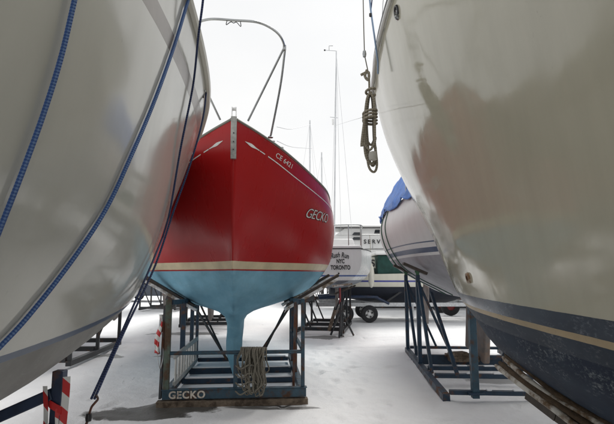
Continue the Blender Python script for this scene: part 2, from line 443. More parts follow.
    h = mth(nt, 'ADD', h, mth(nt, 'MULTIPLY', feet, .55))
    bump(nt, b, h, .6, .05)
    o = MB().quadmesh(vs, fs).build('snowy_ground', m, None, angle=180); o['kind'] = 'structure'
ground()
# ------------------------------------------------------------------ big pale hull on the left
LC = -2.25
def st(y, pts, dys=None):
    return [(x, y + (dys[i] if dys else 0), z) for i, (x, z) in enumerate(pts)]
lb = empty('sailboat', (LC, 0, 0), 0, 'pale grey white sailboat hull filling the left side, tied down with blue ropes', 'sailboat', 'sailboats on cradles')
mL = hullmat('left_gelcoat', (.51, .505, .465), [(2.60, 2.70, (.20, .175, .15), .25, None), (1.245, 1.272, (.04, .07, .13), .3, None), (-1, 1.245, (.25, .245, .235), .55, ((.4, .4, .38), .35))], slope=.042, rough=.085, streak=.14, wav=.16)
fullL = [(1.63, 3.12), (1.585, 2.55), (1.47, 1.9), (1.29, 1.42), (1.06, 1.14), (.6, .92), (.14, .78), (.11, .5), (0, .14)]
Lst = [
 st(-4.6, [(1.0, 3.0), (1.0, 2.6), (.93, 2.2), (.8, 1.9), (.6, 1.75), (.3, 1.7), (.08, 1.68), (.04, 1.66), (0, 1.65)]),
 st(-3, [(1.35, 3.03), (1.32, 2.5), (1.2, 1.95), (1.02, 1.6), (.75, 1.38), (.4, 1.25), (.1, 1.18), (.05, 1.15), (0, 1.13)]),
 st(-1.2, [(1.56, 3.07), (1.52, 2.5), (1.4, 1.9), (1.22, 1.46), (.98, 1.2), (.5, .98), (.12, .85), (.05, .8), (0, .78)]),
 st(-.6, fullL), st(.7, fullL), 
 st(1.8, [(1.63, 3.11), (1.585, 2.55), (1.47, 1.9), (1.29, 1.42), (1.08, 1.12), (.6, .92), (.14, .8), (.11, .5), (0, .14)]),
 st(2.7, [(1.585, 3.07), (1.50, 2.55), (1.38, 1.9), (1.21, 1.46), (.98, 1.2), (.5, 1.05), (.12, .95), (.05, .9), (0, .88)]),
 st(3.5, [(1.485, 3.02), (1.36, 2.55), (1.18, 1.9), (1.02, 1.46), (.75, 1.26), (.4, 1.15), (.1, 1.1), (.04, 1.08), (0, 1.06)]),
 st(4.3, [(1.28, 3.02), (1.12, 2.55), (.92, 1.95), (.76, 1.56), (.52, 1.38), (.28, 1.28), (.08, 1.23), (.03, 1.21), (0, 1.2)]),
 st(5.4, [(.93, 3.12), (.78, 2.6), (.56, 2.05), (.4, 1.72), (.25, 1.55), (.13, 1.46), (.05, 1.42), (.02, 1.4), (0, 1.39)]),
 st(6.4, [(.42, 3.2), (.32, 2.7), (.2, 2.25), (.12, 2.0), (.07, 1.85), (.03, 1.76), (.015, 1.72), (.01, 1.7), (0, 1.68)]),
 [(0, 7.1, 3.28), (0, 6.98, 2.85), (0, 6.8, 2.5), (0, 6.66, 2.3), (0, 6.56, 2.15), (0, 6.5, 2.05), (0, 6.46, 2.0), (0, 6.43, 1.97), (0, 6.4, 1.95)]]
oL, bvL, gL, _ = hull('hull', Lst[::-1], mL, lb, 5, 6)
deck('deck', gL, M['white_paint'], lb)
rail('toe_rail', gL, M['cream'], lb, .028, -.01)
m = MB()
for y, hw in ((-2, 1.42), (0, 1.55), (2.2, 1.52), (5.0, 1.0)): m = MB().tube([(hw, y, 3.08), (hw, y, 3.68)], .0125); m.build('stanchion', M['stainless'], lb)
MB().tube(spline([(1.42, -2, 3.66), (1.55, 0, 3.66), (1.52, 2.2, 3.66), (1.0, 5, 3.66), (.3, 6.4, 3.75)], 8), .004).build('lifeline', M['wire'], lb)
MB().lathe([(0, .0), (.05, .0), (.055, .02), (.055, .75), (.0, .76)][::-1], 16).build('cabin_vent', M['white_paint'], lb).location = (0, 3, 3.05)
def cast(bvh, root, u, v):
    mi = wm(root).inverted(); o = mi @ Vector((0, 0, CAMZ)); d = (mi.to_3x3() @ ray(u, v)).normalized()
    h = bvh.ray_cast(o, d)
    if h[0] is None: return None
    n = h[1] if h[1].dot(d) < 0 else -h[1]
    return (wm(root) @ h[0], wm(root).to_3x3() @ n)
def surf_rope(bvh, root, px, off):
    out = []
    for (u, v) in spline([Vector((a, b, 0)) for a, b in px], 8) if False else [(p.x, p.y) for p in spline([Vector((a, b, 0)) for a, b in px], 8)]:
        h = cast(bvh, root, u, v)
        if h: out.append(h[0] + h[1] * off)
    return out
def over_gun(pts, inx):  # carries a rope up over the gunwale to the deck
    p = pts[0]; return pts
r1 = surf_rope(bvL, lb, [(100, -150), (84, -60), (70, 0), (57, 55), (40, 110), (20, 165), (0, 216), (-30, 290), (-60, 350), (-120, 450)], .013)
tag(MB().tube(r1, .0075, 10).build('tie_down_rope', M['rope_blue']), 'light blue braided rope down the pale left hull, nearest the left edge of the photo', 'rope', 'ropes tied round the left hull')
r2 = surf_rope(bvL, lb, [(203, -55), (195, -25), (186, 0), (172, 45), (152, 100), (128, 156), (102, 210), (67, 262), (24, 316), (-8, 350), (-48, 393)], .012)
tag(MB().tube(r2, .0085, 10).build('tie_down_rope', M['rope_blue']), 'light blue braided rope slanting across the middle of the pale left hull', 'rope', 'ropes tied round the left hull')
hook = P(92, 399, 2.55)
g0 = [q for q in (cast(bvL, lb, 191.5, 72), cast(bvL, lb, 188, 95), cast(bvL, lb, 177, 150), cast(bvL, lb, 167, 210), cast(bvL, lb, 160, 236)) if q]
pts3 = [P(205, -35, 2.35), P(203, 0, 2.45), P(198.5, 35, 2.52)] + [a + n * .02 for a, n in g0]
pts3 = spline(pts3, 6) + [P(150, 268, 3.12), P(121, 334, 2.8), hook + Vector((-.004, 0, 0))]
tag(MB().tube(pts3, .0065, 8).build('tie_down_rope', M['rope_navy']), 'thin navy tie-down rope running down the pale hull to the iron hook', 'rope', 'ropes tied round the left hull')
pe = [P(207, 82, 3.55), P(203, 118, 3.4), P(190, 165, 3.3), P(173, 213, 3.25), P(155, 266, 3.1), P(124, 332, 2.8), hook + Vector((.012, 0, 0))]
tag(MB().tube(spline(pe, 6), .007, 8).build('tie_down_rope', M['rope_navy']), 'navy tie-down rope hanging clear of the hull beside the gap to the red boat', 'rope', 'ropes tied round the left hull')
b = P(201, 94, 3.42)
t = empty('rope_ratchet', b, 0, 'black ratchet buckle on the navy ropes beneath the left gunwale', 'buckle')
MB().box((0, 0, 0), (.045, .03, .055)).build('buckle_body', M['black'], t, bevel=.005)
MB().tube([(-.03, -.012, .02), (.035, -.012, .02)], .008).build('buckle_spindle', M['stainless'], t)
MB().beam((.0, -.02, .02), (-.02, -.05, -.05), .03, .006).build('buckle_handle', M['black'], t)
t = empty('iron_hook', hook, 0, 'rusty iron hook and turnbuckle at the lower end of the navy ropes', 'hook')
MB().tube(spline([(.02, 0, .02), (.03, 0, 0), (.015, 0, -.02), (0, 0, -.04), (-.01, 0, -.075)], 5), .006).build('hook', M['rust_steel'], t)
MB().lathe([(0, -.02), (.014, -.018), (.017, 0), (.014, .018), (0, .02)], 12, c=(-.012, 0, -.09)).build('clamp', M['black'], t)
MB().tube([(-.015, 0, -.1), (-.06, -.03, -.28), (-.12, -.06, -.70), (-.13, -.06, -.86)], .007).build('rod', M['rust_steel'], t)
# ---- cradle below the left hull
def pad(root, a, b, w=.14, mat='wood_snow'):
    o = MB().beam(a, b, w, .05).build('pad', M[mat], root, bevel=.008); return o
t = empty('boat_cradle', (LC, 1.3, 0), 0, 'navy steel cradle under the pale left hull, its post wrapped in striped tape', 'cradle', 'cradles under the boats')
for s in (-1, 1): MB().box((s * 1.05, -.2, .06), (.1, 3.0, .1)).build('base_rail', M['navy_steel'], t, bevel=.004)
for y in (-1.55, -.2, 1.15): MB().box((0, y, .17), (2.2, .1, .1)).build('cross_beam', M['navy_steel'], t, bevel=.004)
pp = P(62, 380, 2.3) - Vector((LC, 1.3, 0))
for s in (-1, 1):
    for y in (-1.4, 1.0):
        x = 1.10
        MB().beam((s * x, y, .22), (s * x, y, 1.16), .05, .05).build('post', M['navy_steel'], t, bevel=.004)
        MB().beam((s * x, y - .04, .92), (s * x * .45, y - .04, .25), .045, .045).build('brace', M['navy_steel'], t, bevel=.004)
        MB().beam((s * 1.08, y, 1.06), (s * .62, y, .86), .07, .05).build('pad', M['navy_steel'], t, bevel=.006)
# warning tape wrapped round the visible post
def tape(name, base, h, w, label, n=3, seed=1):
    rnd = random.Random(seed); m = MB(); vs = []; fs = []
    for k in range(n):
        x0 = rnd.uniform(-w, w) * .6; tw = rnd.uniform(.4, 1.); o = len(vs)
        for i in range(15):
            q = i / 14; a = tw * q * 3 + k * 1.9; z = h * (1 - q) - .02 * k
            cx = x0 + .02 * math.sin(q * 5 + k) ; cy = .045 * math.cos(q * 4 + k)
            for sgn in (-1, 1): vs.append((cx + sgn * .03 * math.cos(a), cy - .03 + sgn * .03 * math.sin(a), z))
        for i in range(14): fs.append((o + 2 * i, o + 2 * i + 1, o + 2 * i + 3, o + 2 * i + 2))
    ob = MB().quadmesh(vs, fs).build(name, M['tape']); ob.location = base
    md = ob.modifiers.new('thick', 'SOLIDIFY'); md.thickness = .0008
    tag(ob, label, 'warning tape'); return ob
m = MB(); vs = []; fs = []
px_, py_ = LC + 1.10, 2.3
def rib(path, w, ax=(1, 0, 0)):
    o = len(vs)
    for p in path:
        for k in (-.5, .5): vs.append(Vector(p) + Vector(ax) * w * k)
    for i in range(len(path) - 1): fs.append((o + 2 * i, o + 2 * i + 1, o + 2 * i + 3, o + 2 * i + 2))
hel = []
for i in range(61):
    a_ = i / 60 * 2 * math.pi * 4; e = .034 / max(abs(math.cos(a_)), abs(math.sin(a_)), .72)
    hel.append((px_ + e * math.cos(a_), py_ + e * math.sin(a_), 1.10 - .5 * i / 60))
rib(hel, .035, (0, 0, 1))
rnd = random.Random(4)
for k, (dx, top, ln_, w_) in enumerate(((-.04, 1.1, .8, .03), (.042, 1.14, .85, .034), (.03, 1.0, .6, .03))):
    rib([(px_ + dx + .012 * math.sin(q * .55 + k * 2) + dx * .05 * q, py_ - .036 - .012 * math.cos(q * .6 + k), top - ln_ * q / 16) for q in range(17)], w_, (math.cos(.5 * k - .4), math.sin(.5 * k - .4), .1))
tag(MB().quadmesh(vs, fs).build('warning_tape', M['tape']), 'red and white striped warning tape wound round the navy cradle post at lower left', 'warning tape')
# ------------------------------------------------------------------ big hull on the right
RC = 2.5
rb = empty('sailboat', (RC, 0, 0), 0, 'cream sailboat hull filling the right side, with scuffed dark blue bottom paint', 'sailboat', 'sailboats on cradles')
mR = hullmat('right_gelcoat', (.48, .455, .36), [(1.365, 1.437, (.035, .045, .065), .22, ((.30, .32, .35), .5, (.10, .115, .14), .6)), (1.338, 1.365, (.36, .27, .15), .4, ((.2, .16, .1), .5)), (1.27, 1.338, (.022, .032, .05), .5, ((.3, .3, .3), .5, (.06, .075, .10), .6)), (-1, 1.27, (.010, .018, .038), .6, ((.26, .29, .30), .75, (.03, .048, .075), .8))], slope=.008, rough=.07, streak=.2, wav=.2, blotch=.06)
def rs(y, pts): return [(RC - x if x else 0, y, z) for x, z in pts]
RF = [(.76, 3.66), (.82, 2.95), (.91, 2.3), (.965, 1.8), (1.0, 1.5), (1.03, 1.3), (1.12, 1.1), (1.55, .86), (2.38, .72), (2.42, .45), (2.5, .12)]
Rst = [
 rs(-4.8, [(1.3, 3.5), (1.3, 3.1), (1.38, 2.7), (1.5, 2.3), (1.62, 2.1), (1.8, 1.95), (2.0, 1.85), (2.2, 1.8), (2.42, 1.78), (2.46, 1.77), (2.5, 1.76)]),
 rs(-3.2, [(.95, 3.58), (1., 3.0), (1.08, 2.4), (1.2, 1.95), (1.3, 1.7), (1.42, 1.5), (1.6, 1.35), (1.95, 1.2), (2.4, 1.1), (2.45, 1.08), (2.5, 1.06)]),
 rs(-1.5, [(.77, 3.64), (.82, 2.95), (.9, 2.3), (.99, 1.8), (1.05, 1.52), (1.12, 1.33), (1.27, 1.15), (1.65, .93), (2.38, .78), (2.44, .75), (2.5, .73)]),
 rs(-.4, RF), rs(1.4, RF),
 rs(2.6, [(.65, 3.65), (.745, 2.95), (.855, 2.35), (.965, 1.83), (1.025, 1.5), (1.07, 1.3), (1.16, 1.1), (1.6, .88), (2.38, .8), (2.42, .5), (2.5, .14)]),
 rs(3.5, [(.61, 3.62), (.73, 2.97), (.875, 2.4), (1.02, 1.88), (1.105, 1.54), (1.19, 1.33), (1.36, 1.14), (1.87, 1.02), (2.4, .93), (2.45, .9), (2.5, .88)]),
 rs(4.4, [(.655, 3.58), (.79, 2.98), (.975, 2.42), (1.165, 1.94), (1.29, 1.62), (1.42, 1.42), (1.7, 1.29), (2.05, 1.17), (2.42, 1.1), (2.46, 1.08), (2.5, 1.06)]),
 rs(5.3, [(.81, 3.56), (.95, 3.02), (1.18, 2.5), (1.44, 2.03), (1.62, 1.76), (1.8, 1.6), (2.08, 1.46), (2.28, 1.36), (2.45, 1.31), (2.48, 1.3), (2.5, 1.29)]),
 rs(6.8, [(1.5, 3.62), (1.65, 3.1), (1.85, 2.65), (2.03, 2.25), (2.15, 2.0), (2.25, 1.85), (2.35, 1.74), (2.43, 1.66), (2.48, 1.62), (2.49, 1.6), (2.5, 1.59)]),
 [(0, 8.3, 3.75), (0, 8.1, 3.3), (0, 7.85, 2.9), (0, 7.6, 2.5), (0, 7.45, 2.3), (0, 7.3, 2.1), (0, 7.15, 1.95), (0, 7.0, 1.85), (0, 6.9, 1.8), (0, 6.85, 1.78), (0, 6.8, 1.76)]]
oR, bvR, gR, _ = hull('hull', Rst[::-1], mR, rb, 5, 6)
deck('deck', gR, M['white_paint'], rb)
rail('toe_rail', gR, plain('dark_toe_rail', (.05, .05, .05), .4), rb, .022, .0)
rail('rub_strip', [Vector((g.x + .012, g.y, g.z - .05)) for g in gR], M['white_paint'], rb, .014, 0)
for y, hw in ((1.0, 1.86), (3.2, 1.85), (5.4, 1.56)): MB().tube([(-hw, y, 3.6), (-hw, y, 4.25)], .0125).build('stanchion', M['stainless'], rb)
MB().tube(spline([(-1.86, 1, 4.23), (-1.85, 3.2, 4.23), (-1.56, 5.4, 4.2), (-.6, 7.4, 4.3)], 8), .004).build('lifeline', M['wire'], rb)
# hull fittings found on the surface
def fitting(bvh, root, u, v, name, prof, mat):
    h = cast(bvh, root, u, v); mi = wm(root).inverted()
    o = MB().lathe(prof, 18).build(name, mat, root)
    o.location = mi @ h[0]; o.rotation_mode = 'QUATERNION'; o.rotation_quaternion = h[1].to_track_quat('Z', 'Y'); return o
fitting(bvR, rb, 397, 12, 'deck_drain', [(0, .003), (.03, .003), (.036, .012), (.046, .012), (.05, -.002)], M['black'])
fitting(bvR, rb, 397.5, 15, 'drain_lip', [(.02, .002), (.03, .014), (.038, .002)], M['stainless'])
fitting(bvR, rb, 469, 278, 'through_hull', [(0, .0), (.018, .002), (.018, .014), (.034, .014), (.038, -.002)], plain('bronze_outlet', (.22, .13, .07), .5, .5, .4, 30, .3, (.5, .48, .42), .4))
# rust-coloured pads and arm of the cradle under it
t = empty('boat_cradle', (RC, 1.3, 0), 0, 'boat cradle under the cream right hull, with striped white and brown padding on its arm', 'cradle', 'cradles under the boats')
for s in (-1, 1): MB().box((s * .95, 0, .06), (.1, 3.2, .1)).build('base_rail', M['navy_steel'], t, bevel=.004)
for y in (-1.5, 0, 1.25): MB().box((0, y, .17), (2.0, .1, .1)).build('cross_beam', M['navy_steel'], t, bevel=.004)
def wpt(u, v): h = cast(bvR, rb, u, v); return h
for s in (1,):
    for y in (-1.4, 1.15):
        MB().beam((s * 1.1, y, .2), (s * 1.1, y, 1.0), .07, .07).build('post', M['navy_steel'], t, bevel=.004)
MB().beam((-.95, -1.4, .2), (-.95, -1.4, .8), .07, .07).build('post', M['navy_steel'], t, bevel=.004)
MB().beam((-.93, 1.0, .2), (-1.12, .92, .93), .07, .07).build('post', M['navy_steel'], t, bevel=.004)
# pad bunk: board running under the turn of the bilge, wrapped in carpet and foam strips
pad_px = [(483, 352), (493, 369), (506, 389), (523, 410), (543, 434), (575, 470)]
pp = []
for (u, v) in pad_px:
    h = None; uu = u
    while h is None and uu < 900: h = cast(bvR, rb, uu, v); uu += 1
    if h: pp.append(h)
cent = [h[0] - Vector((RC, 1.3, 0)) for h in pp]
def strip(name, k, mat, r):
    c = [p + Vector((.014 - .013 * k + .006 * math.sin(i * 2.3 + k), .02 * k * (i == 0), -.016 - .023 * k + .007 * math.sin(i * 1.7 + 2 * k))) for i, p in enumerate(cent)]
    return MB().tube(spline(c, 6), [r * .55] + [r] * (6 * (len(c) - 1)), 12).build(name, mat, t)
strip('carpet_wrap', 0, M['carpet'], .018)
strip('foam_roll', 1, M['foam'], .015)
strip('carpet_wrap', 2, M['carpet'], .018)
strip('foam_roll', 3, M['foam'], .016)
m = MB(); c = [p + Vector((.03, 0, -.125)) for p in cent]
for a, b2 in zip(c[1:-1], c[2:]): m.beam(a, b2, .09, .05)
m.build('bunk_board', M['dark_wood'], t)
q = cent[3] + Vector((-.06, 0, -.15)); MB().beam(q, q + Vector((.25, .3, -.12)), .06, .06).build('support_arm', M['black_steel'], t, bevel=.004)
# ------------------------------------------------------------------ red boat
RB = P(234, 118, 5.4)
red = empty('sailboat', (RB.x, 5.4, 0), R(7.0), 'red sailboat seen bow on, with a cream waterline band and pale blue bottom', 'sailboat', 'sailboats on cradles')
mRed = hullmat('red_topsides', (.40, .010, .011), [(1.675, 1.775, (.62, .53, .36), .35, None), (1.655, 1.675, (.33, .02, .02), .3, None), (-1, 1.655, (.21, .42, .54), .6, ((.34, .5, .58), .7, (.12, .28, .39), .6))], rough=.26, streak=.10, wav=.12, blotch=.2)
mRed.node_tree.nodes['Principled BSDF'].inputs['IOR'].default_value = 1.32
def rd(y, dek, pts, kl): return [(dek[0], y, dek[1])] + [(x, y, z) for x, z in pts] + [(x, y, z) for x, z in kl]
nk = lambda z: [(.03, z + .02), (.015, z + .01), (0, z)]
Dst = [
 [(0, 0, 3.42), (0, .06, 3.0), (0, .17, 2.5), (0, .36, 2.05), (0, .52, 1.78), (0, .72, 1.55), (0, .9, 1.4), (0, 1.1, 1.28), (0, 1.2, 1.22), (0, 1.3, 1.18)],
 [(.26, .3, 3.36), (.22, .33, 2.98), (.155, .40, 2.5), (.10, .54, 2.05), (.065, .68, 1.78), (.045, .84, 1.52), (.035, 1.0, 1.36), (.025, 1.18, 1.24), (.012, 1.28, 1.18), (0, 1.36, 1.14)],
 [(.56, .66, 3.27), (.50, .68, 2.93), (.40, .72, 2.48), (.29, .82, 2.05), (.21, .92, 1.78), (.13, 1.04, 1.48), (.08, 1.16, 1.31), (.045, 1.3, 1.2), (.02, 1.38, 1.12), (0, 1.44, 1.08)],
 [(.84, 1.05, 3.16), (.78, 1.06, 2.86), (.67, 1.09, 2.45), (.54, 1.14, 2.05), (.42, 1.2, 1.78), (.28, 1.3, 1.45), (.17, 1.38, 1.26), (.08, 1.46, 1.14), (.03, 1.5, 1.07), (0, 1.54, 1.04)],
 [(1.13, 1.55, 3.04), (1.11, 1.55, 2.78), (1.05, 1.56, 2.42), (.95, 1.58, 2.05), (.83, 1.6, 1.78), (.60, 1.62, 1.42), (.38, 1.65, 1.22), (.12, 1.67, 1.03), (.05, 1.74, .94), (0, 1.78, .90)],
 [(1.36, 2.05, 2.945), (1.37, 2.05, 2.72), (1.35, 2.05, 2.4), (1.28, 2.05, 2.05), (1.18, 2.05, 1.77), (.90, 2.05, 1.4), (.56, 2.05, 1.18), (.14, 2.05, .97), (.11, 2.03, .5), (0, 1.95, .14)],
 [(1.51, 2.65, 2.87), (1.56, 2.65, 2.66), (1.57, 2.65, 2.37), (1.53, 2.65, 2.05), (1.45, 2.65, 1.76), (1.14, 2.65, 1.38), (.72, 2.65, 1.16), (.17, 2.65, .94), (.11, 2.4, .55), (0, 2.25, .14)],
 [(1.59, 3.3, 2.82), (1.65, 3.3, 2.62), (1.67, 3.3, 2.34), (1.64, 3.3, 2.05), (1.56, 3.3, 1.75), (1.26, 3.3, 1.37), (.80, 3.3, 1.15), (.19, 3.3, .92), (.11, 3.2, .5), (0, 3.1, .12)],
 [(1.63, 4.4, 2.8), (1.68, 4.4, 2.6), (1.69, 4.4, 2.33), (1.66, 4.4, 2.04), (1.56, 4.4, 1.75), (1.26, 4.4, 1.38), (.80, 4.4, 1.17), (.2, 4.4, .97), (.11, 4.4, .5), (0, 4.4, .12)],
 [(1.52, 5.8, 2.82), (1.54, 5.8, 2.62), (1.52, 5.8, 2.36), (1.44, 5.8, 2.08), (1.3, 5.8, 1.8), (1.0, 5.8, 1.5), (.62, 5.8, 1.3), (.26, 5.8, 1.15), (.08, 5.4, .6), (0, 5.2, .16)],
 [(1.3, 7.3, 2.88), (1.3, 7.3, 2.68), (1.26, 7.3, 2.42), (1.15, 7.3, 2.15), (1.0, 7.3, 1.95), (.74, 7.3, 1.75), (.46, 7.3, 1.6), (.2, 7.3, 1.52), (.06, 7.25, 1.48), (0, 7.2, 1.46)],
 [(.95, 8.9, 2.95), (.94, 8.85, 2.75), (.88, 8.8, 2.5), (.76, 8.72, 2.3), (.62, 8.68, 2.15), (.44, 8.62, 2.03), (.28, 8.6, 1.96), (.13, 8.57, 1.92), (.04, 8.55, 1.9), (0, 8.55, 1.89)]]
Dst = [[(x * (1.05 if y > 2 else 1 + .025 * max(0, y)), y, z) for x, y, z in st_] for st_ in Dst]
oD, bvD, gD, rowsD = hull('hull', Dst, mRed, red, 4, 6)
deck('deck', gD, M['cream'], red)
rail('toe_rail', gD, plain('grey_toe_rail', (.22, .22, .19), .5, .3), red, .016, .006)
# stem plate and roller
sp_pts = [(0, -.018, 3.44), (0, -.005, 3.25), (0, .03, 3.06), (0, .052, 2.95)]
m = MB()
for a, b2 in zip(sp_pts, sp_pts[1:]): m.beam(a, b2, .055, .012, (1, 0, 0)); 
m = MB(); vs = []; fs = []
for (x, y, z) in sp_pts:
    for k in (-.034, .034): vs.append((k, y - .008, z))
    for k in (.034, -.034): vs.append((k, y + .03, z))
for i in range(3):
    for j in range(4): fs.append((4 * i + j, 4 * i + (j + 1) % 4, 4 * i + 4 + (j + 1) % 4, 4 * i + 4 + j))
fs += [(0, 1, 2, 3), (12, 13, 14, 15)]
so_ = MB().quadmesh(vs, fs).build('stem_plate', plain('worn_steel_plate', (.34, .34, .32), .45, .6, .3, 20, .1), red, bevel=.004)
for z in (3.05, 3.14, 3.24): MB().lathe([(0, -.012), (.007, -.011), (.008, 0)], 10, 'y', (0, .01 - (z - 3.05) * .12, z)).build('rivet', M['black'], so_)
rr = MB().box((-.024, .0, 3.49), (.008, .07, .12)).box((.024, .0, 3.49), (.008, .07, .12)).build('bow_roller_cheek', M['white_paint'], red, bevel=.003)
MB().lathe([(0, -.018), (.026, -.018), (.02, 0), (.026, .018), (0, .018)], 14, 'x', (0, -.0, 3.535)).build('roller', M['white_paint'], rr)
MB().lathe([(0, .0), (.05, .0), (.03, .02), (.0, .02)], 14, c=(0, .05, 3.43)).build('deck_cap', M['stainless'], rr)
# pulpit
mi = wm(red).inverted()
hoop = [mi @ P(u, v, Y) for u, v, Y in ((236, 20.5, 4.72), (256, 22, 4.74), (270, 27.5, 4.82), (280, 36, 4.95), (284.5, 47, 5.12), (284, 58, 5.2), (280, 88, 5.45), (270.5, 137, 5.86))]
hoop[0].x = 0; z0 = hoop[0]
foot = hoop[-1]; hh = bvD.ray_cast(Vector((5, foot.y, foot.z - .05)), Vector((-1, 0, 0)))
full = [Vector((-p.x, p.y, p.z)) for p in hoop[:0:-1]] + hoop
pul = MB().tube(spline(full, 6), .0135, 10).build('pulpit_hoop', M['stainless'], red)
for s in (1, -1):
    a = hoop[4].copy(); b2 = mi @ P(248, 121, 5.5)
    a.x *= s; b2.x *= s
    MB().tube([a, b2], .0125, 10).build('pulpit_leg', M['stainless'], red)
    MB().lathe([(0, .03), (.02, .028), (.02, -.028), (0, -.03)], 12, c=a + Vector((0, 0, -.01))).build('pulpit_joint', M['stainless'], red)
    f2 = hoop[-1].copy(); f2.x *= s
    MB().lathe([(0, .02), (.016, .018), (.034, 0), (.034, -.01), (0, -.01)], 12, c=f2).build('pulpit_foot', M['stainless'], red)
MB().tube(spline([(-.07, z0.y, z0.z - .01), (-.075, z0.y - .01, z0.z - .06), (-.03, z0.y, z0.z - .02), (0, z0.y, z0.z - .03), (.03, z0.y, z0.z - .02), (.075, z0.y - .01, z0.z - .07), (.07, z0.y, z0.z - .01)], 5), .0045, 6).build('pulpit_clip', M['black'], red)
# lifelines from the pulpit aft, sagging stanchion wires
for s in (1, -1):
    for y, x in ((2.3, 1.36), (4.2, 1.53), (6.0, 1.45)): 
        MB().tube([(s * x, y, 2.88), (s * x, y, 3.46)], .012).build('stanchion', M['stainless'], red) if s < 0 else None
a = mi @ P(277, 127, 5.75)
MB().tube(spline([a, mi @ P(292, 129, 7), mi @ P(311, 124.5, 9.5)], 6), .0035, 5).build('lifeline', M['wire'], red)
MB().tube(spline([mi @ P(277, 141, 5.8), mi @ P(292, 147, 7), mi @ P(312, 148.5, 9.5)], 6), .0035, 5).build('lifeline', M['wire'], red)
MB().lathe([(0, .06), (.02, .055), (.024, 0), (0, 0)], 10, c=(0.62, .78, 3.25)).build('deck_fitting', M['stainless'], red)
MB().beam((.38, .7, 3.36), (.52, .7, 3.36), .02, .02).build('cleat', M['stainless'], red, bevel=.006)
MB().beam((-.38, .7, 3.36), (-.52, .7, 3.36), .02, .02).build('cleat', M['stainless'], red, bevel=.006)
# cove stripe with arrow heads
def gz(y):
    for a, b2 in zip(gD, gD[1:]):
        if a.y <= y <= b2.y: return a.z + (b2.z - a.z) * (y - a.y) / max(1e-6, b2.y - a.y)
    return gD[-1].z
for s in (1, -1):
    def zs(y): return gz(y) - .185 - .02 * min(1, y)
    ys = [.18 + .03 * i for i in range(8)]
    ribbon('arrow_mark', bvD, s, [(y, zs(y)) for y in ys], M['letter_white'], red, widths=[.004, .016, .030, .040, .034, .02, .014, .012])
    ribbon('dash_mark', bvD, s, [(y, zs(y)) for y in (.40, .44, .48)], M['letter_white'], red, w=.013)
    ribbon('cove_stripe', bvD, s, [(y, zs(y)) for y in [.53 + .1 * i for i in range(75)]], M['letter_white'], red, w=.013)
    text_on('registration_lettering', 'CE 6421' if s > 0 else 'CE 6421', .095, side_fn(bvD, s, .80, zs(.80) + .09, -.27, .004, s), M['letter_white'], red, shear=.15)
text_on('name_outline', 'GECKO', .205, side_fn(bvD, 1, 1.76, 2.50, -.02, .004), plain('dark_outline', (.10, .005, .005), .4), red, shear=.35, bold=.008, spacing=.9)
text_on('name_lettering', 'GECKO', .205, side_fn(bvD, 1, 1.76, 2.50, -.02, .007), M['letter_white'], red, shear=.35, bold=-.002, spacing=.9)
# cabin trunk and rudder behind
m = MB(); 
m.quadmesh([(-.75, 3.3, 2.8), (.75, 3.3, 2.8), (-.6, 3.7, 3.15), (.6, 3.7, 3.15), (-.85, 6.4, 2.8), (.85, 6.4, 2.8), (-.7, 6.3, 3.25), (.7, 6.3, 3.25)], [(0, 1, 3, 2), (2, 3, 7, 6), (4, 6, 7, 5), (0, 2, 6, 4), (1, 5, 7, 3)]).build('cabin_trunk', M['cream'], red, bevel=.03)
MB().beam((0, 8.2, 1.9), (0, 7.6, .35), .05, .5, (0, 1, 0)).build('rudder', plain('rudder_blue', (.115, .27, .36), .6), red, bevel=.01)
# ------------------------------------------------------------------ red boat's cradle
cr0 = Vector((-.89, 6.15, 0))
t = empty('boat_cradle', cr0, R(5.2), 'rusty blue steel cradle under the red sailboat, with GECKO lettered on its front beam', 'cradle', 'cradles under the boats')
hw = .87; ln = 2.55
fb = MB().box((0, 0, .15), (2 * hw + .02, .07, .105)).build('front_beam', M['blue_rusty'], t, bevel=.004)
MB().box((0, -.004, .21), (2 * hw + .04, .09, .010)).build('beam_flange', M['blue_rusty'], fb, bevel=.002)
text_on('cradle_lettering', 'GECKO', .12, lambda a, b2: Vector((-.58 + a, -.041 , .148 + b2)), M['letter_chalk'], fb, bold=.004, spacing=1.12)
MB().box((-.02, -.02, .045), (2 * hw + .10, .11, .075)).build('timber_sill', M['wood'], t, bevel=.006)
for s in (-1, 1): MB().box((s * (hw - .04), ln / 2 + .04, .16), (.08, ln, .10)).build('base_rail', M['blue_rusty'], t, bevel=.004)
for y, hgt in ((.85, .06), (1.55, .08), (ln, .06)):
    MB().box((0, y, .13), (2 * hw - .17, .1, hgt)).build('cross_beam', M['blue_steel'], t, bevel=.004)
    MB().box((0, y, .13 + hgt / 2 + .012), (2 * hw - .25, .08, .022)).build('snow_cap', M['snowcap'], t, bevel=.01)
MB().box((0, 1.27, .06), (2 * hw - .18, 2.3, .06)).build('snow_bed', M['snowcap'], t, bevel=.02)
MB().tube([(-hw + .02, -.0, .64), (hw - .02, -.0, .64)], .024, 10).build('front_bar', M['blue_rusty'], t)
MB().beam((-.0, .0, .225), (-.0, .0, .61), .05, .05).build('centre_post', M['blue_rusty'], t, bevel=.003)
posts = [(-hw + .03, 0, 1.30, .085, 'green_rusty'), (hw - .03, 0, 1.30, .055, 'blue_rusty'), (-hw + .06, .95, 1.24, .08, 'blue_steel'), (hw - .06, .95, 1.22, .06, 'rust_steel'), (-hw + .05, 1.9, 1.2, .07, 'blue_steel'), (hw - .04, 1.9, 1.2, .07, 'blue_steel'), (-hw + .05, ln, 1.2, .06, 'blue_steel'), (hw - .04, ln, 1.2, .05, 'blue_steel')]
for x, y, h, w, mm in posts: MB().beam((x, y, .2), (x, y, h), w * .82, w * .82).build('post', M[mm], t, bevel=.004)
